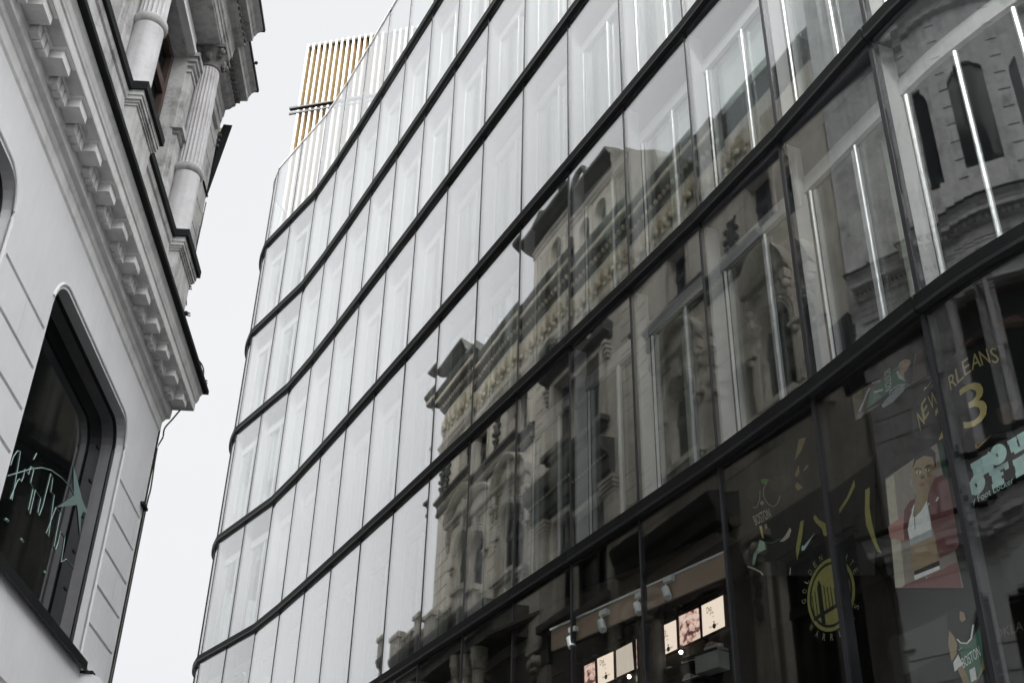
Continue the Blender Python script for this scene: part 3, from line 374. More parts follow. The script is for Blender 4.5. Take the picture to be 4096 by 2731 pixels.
# slabs: soffit underside + floor, as polygons following the plan
edge = farc[:-1]+[F.P(F.L, 0, 0).xy for F in PAN]+nearc
def slab(z0, z1, m, name, depth=9.):
    a, b = offs(edge, -.035), [p+Vector((.88, .47))*depth if p.y < 34.5 else p+Vector((.9, -.2))*1.5 for p in edge]
    mb = MB(); mb.loft([[(p.x, p.y, z0), (q.x, q.y, z0), (q.x, q.y, z1), (p.x, p.y, z1)] for p, q in zip(a, b)])
    return mb.build(name, m, G)
for i, zc in enumerate(LEVEL):
    slab(zc-.115, zc+.10, 'soffit' if i < 5 else 'slab_dark', 'floor_slab')
def pillow(mb, F, s0, s1, z0, z1, rr):
    """a sealed double pane: very slightly domed (3-4 mm) and set a hair out of true, as such units are"""
    n = 8; cs, cz = (s0+s1)/2, (z0+z1)/2; ts, tz = rr.uniform(-.0013, .0013), rr.uniform(-.0010, .0010)
    k1, k2 = .0035*rr.uniform(.7, 1.25), .0010*rr.uniform(.6, 1.3); b = len(mb.v)
    def h(s, z): return -k1*(s-cs)**2-k2*(z-cz)**2+ts*(s-cs)+tz*(z-cz)
    for d in (0, -.016):
        for i in range(n+1):
            for q in range(n+1):
                s, z = s0+(s1-s0)*i/n, z0+(z1-z0)*q/n; mb.v.append(F.P(s, h(s, z)+d, z))
    m = (n+1)**2; ix = lambda i, q, l: b+l*m+i*(n+1)+q
    for l in (0, 1):
        for i in range(n):
            for q in range(n): mb.f.append([ix(i, q, l), ix(i+1, q, l), ix(i+1, q+1, l), ix(i, q+1, l)]); mb.smooth.add(len(mb.f)-1)
    for i in range(n):
        mb.f += [[ix(i, 0, 0), ix(i+1, 0, 0), ix(i+1, 0, 1), ix(i, 0, 1)], [ix(i, n, 0), ix(i+1, n, 0), ix(i+1, n, 1), ix(i, n, 1)], [ix(0, i, 0), ix(0, i+1, 0), ix(0, i+1, 1), ix(0, i, 1)], [ix(n, i, 0), ix(n, i+1, 0), ix(n, i+1, 1), ix(n, i, 1)]]
# inner skin, storey by storey
ZS = [TOP]+LEVEL
INVIEW = {1: range(0, 10), 2: range(0, 12), 3: range(0, 14), 4: range(0, 15), 5: range(0, 15), 0: range(0, 9), 6: range(7, 15)}
rest = MB(); restf = MB(); restg = MB(); restp = MB()
for st in range(7):
    zt = ZS[st]-(.10 if st else 0.); zb = (ZS[st+1]+.10) if st < 6 else .15
    for j, F in enumerate(PAN):
        seen = j in INVIEW[st]
        pane = MB() if seen else rest
        pillow(pane, GLZ[j], .015, F.L-.015, zb, zt, random.Random(st*97+j))
        po = pane.build('glass_pane', 'glass' if st < 6 else 'shop_glass', G) if seen else None
        if st == 0 or st == 6: continue
        L = F.L; zh = ZS[st]-.63; zw = ZS[st]-.91
        fr = MB() if seen else restf
        for s0 in (.14, .815, L-.15): fr.tube([F.P(s0, -.262, zb+.06), F.P(s0, -.262, zw)], .02, 8)   # thin polished frame strips
        fr.tube([F.P(.043, -.19, zw-.1), F.P(.043, -.19, zh+.28)], .007, 5)
        pg = MB() if seen else restp
        pg.box(F, .03, L-.03, -.33, -.262, zw+.055, zh).box(F, .12, L-.12, -.34, -.275, zb, zb+.06).box(F, .83, .92, -.33, -.285, zb+.06, zw).box(F, .155, .20, -.335, -.29, zb+.06, zw).box(F, L-.22, L-.165, -.335, -.29, zb+.06, zw)
        gl = MB() if seen else restg
        gl.box(F, .20, .80, -.322, -.310, zb+.06, zw); gl.box(F, .92, L-.22, -.322, -.310, zb+.06, zw)
        if seen:
            fr.build('window_frame', 'white_metal', po, G); pg.build('header_panel', 'grey_panel', po, G); gl.build('window_glass', 'inner_glass', po, G)
            rr = random.Random(st*31+j*7)
            if st < 5 and rr.random() < .45:
                bl = MB().box(F, .21, L-.23, -.42, -.405, zw-rr.choice((.35, .6, .9, 1.5)), zw); bl.build('roller_blind', 'blind', po, G)
            if rr.random() < .6:
                c = MB(); s0 = .22 if rr.random() < .5 else 1.05; w = rr.uniform(.18, .42)
                n = 16; pts = [F.P(s0+w*k/n, -.50-.03*math.sin(k*2.3), 0) for k in range(n+1)]
                c.loft([[p+Vector((0, 0, zb)), p+Vector((0, 0, zw-.02))] for p in pts], closed=False, caps=False, smooth=True)
                c.build('curtain', 'curtain', po, G)
    if 0 < st < 6:
        sp = MB()
        for F in PAN:
            sp.box(F, 0, F.L, -.36, -.30, ZS[st]-.63, ZS[st]-.11)
            sp.box(F, -.06, .12, -.36, -.30, zb, ZS[st]-.63); sp.box(F, F.L-.12, F.L+.02, -.36, -.30, zb, ZS[st]-.63)
        for cv in (farc, nearc):
            curve_sheet(sp, cv, -.36, -.30, ZS[st]-.63, ZS[st]-.11)
        sp.build('spandrel', 'spandrel', G)
        iw = MB(); a = offs(edge, -4.); iw.loft([[(p.x, p.y, zb), (p.x, p.y, ZS[st]-.11)] for p in a if p.y < 33.5], closed=False, caps=False)
        iw.build('interior_wall', 'interior', G)
        # curved corner inner frames
        for cv, ks, nm in ((farc, range(14, len(farc), 3), 'corner_frame'), (nearc, (3, 10, 17, 24), 'corner_frame')):
            cf = MB(); q = offs(cv, -.28); hp = MB(); curve_sheet(hp, cv, -.33, -.255, ZS[st]-.86, ZS[st]-.63); hp.build('corner_header', 'grey_panel', G)
            for k in ks: p = q[k]; cf.tube([(p.x, p.y, zb), (p.x, p.y, ZS[st]-.9)], .03, 6)
            cf.build(nm, 'white_metal', G)
    for cv in (farc, nearc):
        cp = MB(); curve_sheet(cp, cv, -.016, 0, zb, zt); cp.build('curved_glass_pane', 'glass' if st < 6 else 'shop_glass', G)
rest.build('unseen_glazing', 'glass', G)['kind'] = 'stuff'; restf.build('unseen_frames', 'white_metal', G)['kind'] = 'stuff'; restg.build('unseen_window_glass', 'inner_glass', G)['kind'] = 'stuff'; restp.build('unseen_panels', 'grey_panel', G)['kind'] = 'stuff'
# white fins standing between outer glass and inner skin at every joint
for j in range(16):
    F = PAN[min(j, 14)]; s = F.L if j < 15 else 0
    mb = MB()
    for st in range(1, 6): mb.box(F, s-.035, s+.035, -.295, -.095, ZS[st+1]+.10, ZS[st]-.12)
    mb.build('white_fin', 'fin_white', G)
# the far end behind the rounded corner and the back, so the building is a closed body
mb = MB(); bk = [Vector((8, 43.8)), Vector((16, 38)), Vector((22, 12)), Vector((14, 7.5))]
mb.loft([[(p.x, p.y, 0), (p.x, p.y, LEVEL[0])] for p in bk], closed=False, caps=False)
mb.build('rear_wall', 'spandrel', G)

# ---------------------------------------------------------------- gilded fin screen on the roof
D0 = 38.0
tl = Vector((math.sin(R(-13.99)), math.cos(R(-13.99))))*D0
tdir = Vector((math.sin(R(104.67)), math.cos(R(104.67))))
FT = Fr(tl, tdir, (-tdir.y*-1*-1, tdir.x)) if False else Fr(tl, tdir, (tdir.y, -tdir.x))
ZT = D0*.999+CAM_H; ZR = D0*.902+CAM_H
scr = thing('fin_screen', 'rooftop screen of upright pale fins with golden sides behind the glass parapet', 'roof screen', (tl.x, tl.y, LEVEL[0]))
proto = None
NF = 46
for k in range(NF):
    mb = MB(); s = .05+k*.262
    mb.box(FT, s, s+.085, 0, .03, ZR+.12, ZT)
    f = mb.build('fin', 'fin_front', scr)
    g = MB().box(FT, s+.004, s+.081, -.30, 0, ZR+.12, ZT-.02); g.build('fin_side', 'gold', f, scr)
for k in range(NF):
    mb = MB(); s = .05+k*.262
    mb.box(FT, s, s+.085, 0, .03, LEVEL[0], ZR-.1); f = mb.build('lower_fin', 'fin_front', scr)
    g = MB().box(FT, s+.004, s+.081, -.30, 0, LEVEL[0], ZR-.12); g.build('fin_side', 'gold', f, scr)
mb = MB().box(FT, -.3, NF*.262+.2, -.06, .10, ZR-.03, ZR+.06).box(FT, -.3, NF*.262+.2, -.02, .05, ZR-.30, ZR-.22); mb.build('rail', 'band', scr)
MB().box(FT, .02, NF*.262, -.36, -.31, LEVEL[0], ZT-.05).box(FT, .02, NF*.262, -.30, -.02, ZT-.14, ZT-.04).build('backing', 'fin_back', scr)

# ---------------------------------------------------------------- the plastered building on the left
aL = R(-2.8); uL = Vector((math.sin(aL), math.cos(aL))); nL = Vector((uL.y, -uL.x)); AL = 4.0
FL = Fr(nL*-AL, uL, nL)
SC = 14.38
stone_root = thing('corner_building', 'pale plastered corner building with block cornice, fluted columns and dark shop windows', 'building', (*FL.P(SC, 0, 0).xy, 0))
B = stone_root
WIN = [(9.88, 13.10), (5.32, 8.54)]
zs_g = [7.645, 7.205, 6.765, 6.325, 5.885, 5.445]
holes = [roundtop(a, b, 5.46, 8.31, .34) for a, b in WIN]
gh = []
for z in zs_g:
    gh += [rect(13.14, 14.33, z-.02, z+.02)]
    if z > 5.6: gh += [rect(8.62, 9.84, z-.02, z+.02), rect(3.2, 5.28, z-.02, z+.02)]
gh += [rect(14.19, 14.197, zs_g[i+1]+.03, zs_g[i]-.03) for i in range(5)]
gh += [rect(9.28, 9.286, zs_g[1]+.03, zs_g[0]-.03), rect(13.62, 13.626, zs_g[5]+.03, zs_g[4]-.03), rect(13.84, 13.846, zs_g[3]+.03, zs_g[2]-.03)]
gh += [rect(9.9, 12.9, 4.6, 4.64), rect(13.2, 14.33, 5.005, 5.045), rect(13.2, 14.33, 4.565, 4.605)]
plate(FL, rect(-6, SC, 0, 9.0), holes+gh, 0, .05).build('wall', 'plaster', B)
plate(FL, rect(-5.9, SC-.05, 0, 9.0), [roundtop(a, b, 5.46, 8.31, .34) for a, b in WIN], -.05, .076).build('groove_backing', 'plaster', B)
# end face and rear body
mb = MB(); mb.box(FL, -6, SC-.03, -9, -.36, 0, 9.0); mb.build('body', 'dark_in', B)
mb = MB()
mb.face([FL.P(SC, 0, 0), FL.P(SC, -9, 0), FL.P(SC, -9, 33.2), FL.P(SC, 0, 33.2)])
mb.build('end_wall', 'plaster', B)
def bead(F, s0, s1, z0, z1, r, o, rad, n=8):
    pts = roundtop(s0, s1, z0, z1, r, n)[1:]+[(s0, z0)]
    return [F.P(s, o, z) for s, z in pts]
for wi, (a, b) in enumerate(WIN):
    jm = plate(FL, roundtop(a-.001, b+.001, 5.459, 8.311, .341), [roundtop(a+.03, b-.03, 5.46, 8.28, .32)], -.128, .15)
    w = jm.build('window', 'jamb', B)
    pb = MB(); q = roundtop(a, b, 5.46, 8.3, .34); pb.prism([FL.P(s, -.28, z) for s, z in q], [FL.P(s, -.30, z) for s, z in q])
    pb.build('pane', 'pane_dark', w, B)
    fb = MB().tube(bead(FL, a+.02, b-.02, 5.46, 8.29, .33, -.127, .02), .022, 6); fb.build('gasket', 'zinc', w, B)
    q = bead(FL, a-.05, b+.0, 5.47, 8.36, .40, .0, .03)[:-2]; q = [FL.P(b, 0, 5.47)]+q if (q[0]-FL.P(b, 0, 5.47)).length > .01 else q
    mb = MB().tube(q, .020, 8); mb.build('bead_moulding', 'plaster', w, B)
    mb = MB().box(FL, a-.25, b+.10, -.30, .07, 5.405, 5.46).box(FL, a-.25, b+.10, .045, .072, 5.36, 5.405); mb.build('sill', 'zinc', w, B)
    if wi == 0:
        d = MB()
        for pl in DEC: d.tube([FL.P(s, -.275, z) for s, z in pl], .0055, 4, smooth=False)
        for pl in DOTS: d.tube([FL.P(s, -.275, z) for s, z in pl], .014, 4, smooth=False)
        d.build('skyline_drawing', 'decal', w, B)
        d = MB(); d.prism([FL.P(s, -.272, z) for s, z in STAR], [FL.P(s, -.277, z) for s, z in STAR]); d.build('star_drawing', 'decal_soft', w, B)
        d = MB()
        for k in range(6): d.box(FL, 12.93, 13.02, -.279, -.268, 5.75+.44*k, 5.775+.44*k)
        d.build('glazing_clips', 'zinc', w, B)
# cornice over the ground floor
CP = [(0, 8.93), (.018, 8.96), (.02, 9.08), (.035, 9.10), (.05, 9.14), (.095, 9.17), (.10, 9.26), (.105, 9.43), (.33, 9.435), (.335, 9.45), (.335, 9.56), (.35, 9.575), (.355, 9.60), (.365, 9.625), (.372, 9.69), (.388, 9.72), (.40, 9.765), (.40, 9.79), (0, 9.80)]
co = MB().profile(FL, CP, -6, SC, 0, 1, None, 4).build('cornice', 'cornice', B)
GP = [(.385, 9.752), (.43, 9.77), (.462, 9.775), (.462, 9.83), (.40, 9.85), (0, 9.90), (0, 9.81), (.36, 9.80)]
MB().profile(FL, GP, -6, SC, 0, 1, None, 4).build('gutter', 'zinc', B)
k = 0
s = 7.405-.625*13
while s < SC-.05:
    mb = MB().box(FL, s-.118, s+.118, .09, .295, 9.315, 9.405)
    mb.loft([[FL.P(s-.118-e, .09, z), FL.P(s+.118+e, .09, z), FL.P(s+.118+e, .295+e, z), FL.P(s-.118-e, .295+e, z)] for e, z in ((.0, 9.405), (.012, 9.407), (.028, 9.424), (.028, 9.434))])
    mb.build('cornice_block', 'cornice', B)
    s += .625
mb = MB(); s = 7.405-.625*13
while s < SC-.3:
    for q in (.20, .3125, .425): MB().box(FL, s+q-.042, s+q+.042, .09, .185, 9.265, 9.385).build('dentil', 'cornice', B)
    MB().box(FL, s+.135, s+.49, .09, .195, 9.385, 9.432).build('dentil_band', 'cornice', B)
    s += .625

# upper storey -------------------------------------------------------------
COLS = [12.60, 9.98, 7.36, 4.74, 2.1, -.5, -3.1]
wh = [rect(c-1.85, c-.42, 10.95, 13.62) for c in COLS]
ug = [rect(13.05, SC-.03, z-.012, z+.012) for z in (13.89, 13.45, 13.0, 12.57, 12.13, 11.69)]
plate(FL, rect(-6, SC, 9.7, 15.2), wh+ug, 0, .03).build('upper_wall', 'stone', B)
plate(FL, rect(-6, SC-.01, 9.7, 15.2), [rect(c-1.85, c-.42, 10.95, 13.62) for c in COLS], -.03, .30).build('upper_groove_backing', 'stone', B)
MB().box(FL, -6, SC-.02, -6, -.52, 9.7, 33.4).build('upper_body', 'dark_in', B)
DP = [(0, 9.75), (.25, 9.75), (.25, 10.50), (.27, 10.52), (.28, 10.56), (.28, 10.60), (.0, 10.60)]
MB().profile(FL, DP, -6, SC-1.0, 0, 0).build('dado', 'stone', B)
DC = [(.0, 10.60), (.315, 10.61), (.32, 10.70), (0, 10.76)]
MB().profile(FL, DC, -6, SC-1.1, 0, 0).build('dado_cap', 'zinc', B)
FLUTE = 20
def make_column(c):
    co_ = .20; p = FL.P(c, co_, 0)
    F = FL
    ped = MB().box(F, c-.26, c+.50, 0, .375, 9.75, 10.46)
    ped = ped.build('pedestal', 'stone', B)
    pc = MB()
    for e, z0, z1 in ((.015, 10.44, 10.47), (.03, 10.47, 10.50), (.05, 10.50, 10.55), (.062, 10.55, 10.62)): pc.box(F, c-.26-e, c+.50+e, 0, .375+e, z0, z1)
    pc.build('pedestal_moulding', 'stone', ped, B)
    MB().box(F, c-.35, c+.59, 0, .475, 10.62, 10.725).build('pedestal_cap', 'zinc', ped, B)
    sh = MB().lathe((p.x, p.y), [(.215, 10.72), (.215, 10.80), (.19, 10.83), (.178, 10.86), (.176, 11.85)], 32).build('column', 'column', B)
    MB().lathe((p.x, p.y), [(.176, 11.84), (.19, 11.85), (.205, 11.88), (.21, 11.91), (.205, 11.94), (.19, 11.965), (.17, 11.98)], 32).build('ring', 'stone', sh, B)
    n = 96
    fl = MB()
    rings = []
    for z, r, d in ((11.96, .168, 0), (12.0, .168, .016), (12.9, .158, .016), (13.72, .143, .015), (13.78, .142, 0)):
        rings.append([Vector((p.x+(r-d*abs(math.sin(t*10))**.6*1.)*math.cos(t), p.y+(r-d*abs(math.sin(t*10))**.6)*math.sin(t), z)) for t in [2*math.pi*q/160 for q in range(160)]])
    fl.loft(rings, smooth=False); fl.build('fluted_shaft', 'column', sh, B)
    cap = MB().lathe((p.x, p.y), [(.142, 13.77), (.158, 13.785), (.158, 13.81), (.142, 13.825), (.145, 13.88), (.165, 13.96), (.205, 14.05), (.22, 14.08)], 20)
    for a in range(4):
        t = math.pi/4+a*math.pi/2
        for dz, rr, bb in ((14.03, .235, .05), (13.97, .20, .035)): cap.ball(p+Vector((math.cos(t-aL)*rr, math.sin(t-aL)*rr, dz)), (bb, bb, bb*1.1), None, 8)
        t2 = a*math.pi/2
        cap.ball(p+Vector((math.cos(t2-aL)*.175, math.sin(t2-aL)*.175, 13.93)), (.045, .045, .075), None, 6)
    cap.box(F, c-.215, c+.215, co_-.215, co_+.215, 14.085, 14.15)
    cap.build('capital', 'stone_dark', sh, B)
    pil = MB().box(F, c-.36, c+.36, -.02, .055, 10.7, 13.42).build('pilaster', 'stone', B)
    pm = MB()
    for e, z0, z1 in ((.03, 12.28, 12.33), (.075, 12.33, 12.42)): pm.box(F, c-.36-e, c+.36+e, -.02, .055+e, z0, z1)
    pm.build('pilaster_ledge', 'stone', pil, B); pm = MB()
    for e, z0, z1 in ((.02, 13.40, 13.44), (.04, 13.50, 13.56), (.07, 13.56, 13.63), (.10, 13.63, 13.70)): pm.box(F, c-.36-e, c+.36+e, -.02, .055+e, z0, z1)
    pm.box(F, c-.365, c+.365, -.02, .06, 13.44, 13.70); pm.build('pilaster_moulding', 'stone', pil, B)
for c in COLS: make_column(c)
for c in COLS:
    a, b = c-1.85, c-.42
    fr = plate(FL, rect(a, b, 10.95, 13.62), [rect(a+.10, (a+b)/2-.05, 11.05, 12.85), rect((a+b)/2+.05, b-.10, 11.05, 12.85), rect(a+.10, b-.10, 13.0, 13.52)], -.20, .08).build('upper_window', 'brown', B)
    MB().box(FL, a, b, -.32, -.29, 10.95, 13.62).build('pane', 'opane', fr, B)
    MB().box(FL, a-.02, b+.02, -.04, .10, 13.66, 13.74).box(FL, a-.02, b+.02, -.02, .05, 13.74, 14.0).build('lintel', 'plaster_trim', fr, B)
    MB().box(FL, a-.05, b+.05, -.15, .05, 10.87, 10.95).build('sill', 'zinc', fr, B)
# main entablature: the bays over the columns stand forward, the last one steps back
EN = [(0, 14.12), (.335, 14.13), (.345, 14.155), (.355, 14.16), (.36, 14.19), (.36, 14.27), (.375, 14.28), (.38, 14.33), (.40, 14.35), (.41, 14.45), (.42, 14.55), (.50, 14.57), (.55, 14.60), (.56, 14.70), (.655, 14.715), (.66, 14.80), (.68, 14.82), (.70, 14.87), (.76, 14.92), (.785, 14.95), (0, 15.05)]
EF = [(0, 14.08), (.05, 14.10), (.055, 14.22), (.075, 14.24), (.08, 14.34), (.095, 14.36), (.10, 14.50), (.17, 14.53), (.2, 14.57), (.24, 14.59), (.25, 14.70), (.415, 14.715), (.42, 14.80), (.44, 14.83), (.46, 14.88), (.52, 14.93), (.535, 14.95), (0, 15.04)]
MB().profile(FL, EN, -6, 12.86).build('entablature', 'stone', B)
MB().profile(FL, EF, 12.86, 14.16).build('entablature_return', 'stone', B)
mb = MB()
s = -5.9
while s < 12.8:
    m2 = MB() if s > 8.4 else mb
    m2.box(FL, s, s+.07, .50, .58, 14.60, 14.685)
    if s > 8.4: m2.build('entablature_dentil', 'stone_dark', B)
    s += .125
s = 12.95
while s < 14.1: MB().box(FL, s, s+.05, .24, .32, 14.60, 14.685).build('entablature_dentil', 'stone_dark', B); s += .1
mb.build('unseen_entablature_dentils', 'stone_dark', B)['kind'] = 'stuff'
MB().profile(FL, [(.70, 14.945), (.80, 14.95), (.805, 15.0), (.5, 15.06), (.5, 15.0)], -6, 12.90).profile(FL, [(.46, 14.945), (.55, 14.95), (.555, 15.0), (.3, 15.05), (.3, 15.0)], 12.90, 14.20).build('entablature_flashing', 'zinc', B)
mb = MB()
for s, o in ((13.6, .55), (11.5, .8)):
    p = FL.P(s, o, 14.98); mb.tube([p, p+Vector((.04, .02, .05))], .012, 5); mb.ball(p+Vector((.03, 0, .02)), .03, None, 6)
mb.build('gutter_clamp', 'zinc', B)
# attic storey above (mostly out of the picture, mirrored in the curved glass), extra height added to shade the lower glazing
ah = [arch(c-1.1, .55, z, z+2., 8) for c in COLS for z in (16.2, 21.2, 25.6)]
ag = [rect(c-.30, c+.30, z-.02, z+.02) for c in COLS[:-1] for z in [15.6+.44*k for k in range(33)]]
plate(FL, rect(-6, SC, 15.0, 33.2), ah+ag, -.02, .08).build('attic_wall', 'stone', B)
MB().box(FL, -6, SC-.03, -.5, -.10, 15.0, 33.2).build('attic_glazing', 'opane', B)
MB().profile(FL, [(-.02, 29.4), (.1, 29.45), (.12, 29.8), (.4, 29.9), (.45, 30.2), (.6, 30.4), (.6, 30.5), (-.02, 30.6)], -6, SC, 0, 1, None, 4).profile(FL, [(-.02, 20.2), (.1, 20.25), (.12, 20.4), (.3, 20.5), (.32, 20.6), (-.02, 20.7)], -6, SC-.5).build('top_cornice', 'stone', B)

# things fixed to it
aw = MB()
prof = [(-.02, 13.0), (.015, 13.0), (.055, 14.2), (.05, 14.42), (.19, 14.40), (.19, 14.34)]
tri = [(-.015, 13.02), (.05, 14.42), (.19, 14.41), (.185, 14.36), (.02, 13.0)]
awn = thing('awning', 'dark folded awning leaning out from the upper corner of the plastered building', 'awning', tuple(FL.P(14.4, 0, 13.)))
MB().prism([FL.P(14.40, o, z) for o, z in tri], [FL.P(15.0, o-.28, z) for o, z in tri]).build('canvas', 'zinc', awn)
for s, o, z in ((14.39, .03, 14.16), (14.39, .02, 14.06), (14.39, .015, 13.95)): MB().box(FL, s-.04, s+.06, o-.05, o+.03, z-.025, z+.02).build('hinge', 'box_grey', awn)
MB().box(FL, 14.06, 14.42, .0, .025, 12.96, 12.985).build('arm', 'zinc', awn)
fl_ = thing('wall_lamp', 'pale boxed floodlight with grey front fixed under the end of the shop window', 'lamp', tuple(FL.P(13.5, .1, 5.2)))
a0, a1 = 13.22, 13.98
hs = [(-.0, 5.0), (.20, 5.0), (.245, 5.05), (.25, 5.22), (.22, 5.30), (.14, 5.335), (0, 5.34)]
MB().prism([FL.P(a0, o, z) for o, z in hs], [FL.P(a1, o, z) for o, z in hs]).build('housing', 'box_white', fl_)
MB().prism([FL.P(a0+.04, .256, z) for z in (5.03, 5.21)]+[FL.P(a1-.04, .256, z) for z in (5.21, 5.03)], [FL.P(a0+.04, .246, z) for z in (5.03, 5.21)]+[FL.P(a1-.04, .246, z) for z in (5.21, 5.03)]).build('front_panel', 'box_grey', fl_)
MB().box(FL, 13.22, 13.30, .0, .10, 4.5, 5.0).build('bracket', 'zinc', fl_); MB().box(FL, 13.20, 13.32, .0, .14, 5.341, 5.37).build('top_bracket', 'zinc', fl_)
cb = thing('lightning_cable', 'thin dark cable hanging loosely down the corner of the plastered building', 'cable', tuple(FL.P(14.5, 0, 8.)))
MB().tube(smooth([FL.P(*q) for q in CAB3]+[FL.P(14.47, .012, z) for z in (7.2, 6., 4.5)], 3), .011, 6).build('lower_run', 'cable', cb)
MB().tube(smooth([FL.P(*q) for q in CAB], 3), .008, 6).build('upper_run', 'cable', cb)
mb = MB()
for q in (CAB[5], (14.88, .34, 10.02), (14.5, .02, 10.9)):
    p = FL.P(*q); mb.ball(p, (.04, .04, .035), None, 6); mb.tube([p+Vector((-.05, 0, .01)), p+Vector((.06, 0, 0))], .012, 5); mb.tube([p+Vector((-.03, 0, -.03)), p+Vector((.07, 0, -.04))], .010, 5)
mb.build('clamp', 'cable', cb)
MB().box(FL, 14.20, 14.44, .0, .05, 7.80, 7.835).build('peg', 'zinc', B)
MB().tube([FL.P(14.47, .0, 12.9), FL.P(14.47, -.02, 11.0), FL.P(14.47, 0, 10.1)], .009, 5).build('wire', 'cable', cb)

# ---------------------------------------------------------------- the ornate building across the street (seen mirrored in the glass)
aO = R(-26.2); uO = Vector((math.sin(aO), math.cos(aO))); nO = Vector((uO.y, -uO.x))
FO = Fr(nO*2.05, uO, nO)      # its face stands 2.05 m to the street side of the camera line
O = thing('ornate_building', 'ornate stone town house with arched windows and shell frieze mirrored in the glass', 'building', (*FO.P(24, 0, 0).xy, 0))
S0, S1 = 14.83, 33.4
ARCHW = [(30.65, .66, 1.50), (28.10, .58, 1.02), (20.0, .63, 1.15), (16.6, .62, .86)]
MEZ = [(30.7, .60), (27.95, .42), (19.85, .48), (16.6, .50)]
holes = [arch(c, hw, 13.62, 15.22, 12) for c, hw, _ in ARCHW]
holes += [rect(c-w, c+w, 18.08, 19.52) for c, w in MEZ]
holes += [rect(23.42, 25.48, 16.35, 18.45), rect(23.15, 25.55, 11.75, 14.25)]
holes += [rect(c-.85, c+.85, 7.0, 10.5) for c, _, _ in ARCHW]
holes += [rect(s-.95, s+.95, .3, 6.) for s in (16.6, 20., 24.4, 28.2, 31.2)]
qz = [12.9+.44*k for k in range(16)]
gr = []
for z in qz:
    if not 14.4 < z < 15.6: gr += [rect(26.42, 26.93, z-.022, z+.022), rect(21.68, 22.30, z-.022, z+.022)]
    if z < 16.4: gr += [rect(32.05, 33.34, z-.022, z+.022), rect(28.86, 29.62, z-.022, z+.022), rect(26.97, 27.30, z-.022, z+.022), rect(17.05, 18.95, z-.022, z+.022), rect(20.9, 21.5, z-.022, z+.022)]
LOW = 11.4
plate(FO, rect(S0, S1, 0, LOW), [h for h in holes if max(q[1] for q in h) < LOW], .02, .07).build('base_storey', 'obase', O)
plate(FO, rect(S0, S1, LOW, 21.4), [h for h in holes if max(q[1] for q in h) > LOW]+gr, 0, .05).build('wall', 'ostone', O)
plate(FO, rect(S0, S1-.02, 0, 21.4), holes, -.05, .35).build('inner_wall', 'ostone', O)
MB().box(FO, S0, S1-.03, -8, -.42, 0, 21.4).build('body', 'dark_in', O)
mb = MB(); mb.face([FO.P(S1, 0, 0), FO.P(S1, -9, 0), FO.P(S1, -9, 21.4), FO.P(S1, 0, 21.4)]); mb.build('end_wall', 'ostone', O)
def owin(name, c, hw, z0, z1, ztr=None, parent=O):
    w = MB(); w.box(FO, c-hw, c-hw+.10, -.36, -.28, z0, z1).box(FO, c+hw-.10, c+hw, -.36, -.28, z0, z1).box(FO, c-.06, c+.06, -.35, -.27, z0, z1).box(FO, c-hw, c+hw, -.355, -.275, z0, z0+.1).box(FO, c-hw, c+hw, -.355, -.275, z1-.10, z1)
    if ztr: w.box(FO, c-hw, c+hw, -.36, -.24, ztr-.09, ztr+.09)
    w = w.build(name, 'oframe', parent); MB().box(FO, c-hw, c+hw, -.40, -.37, z0, z1).build('pane', 'opane', w, O); return w
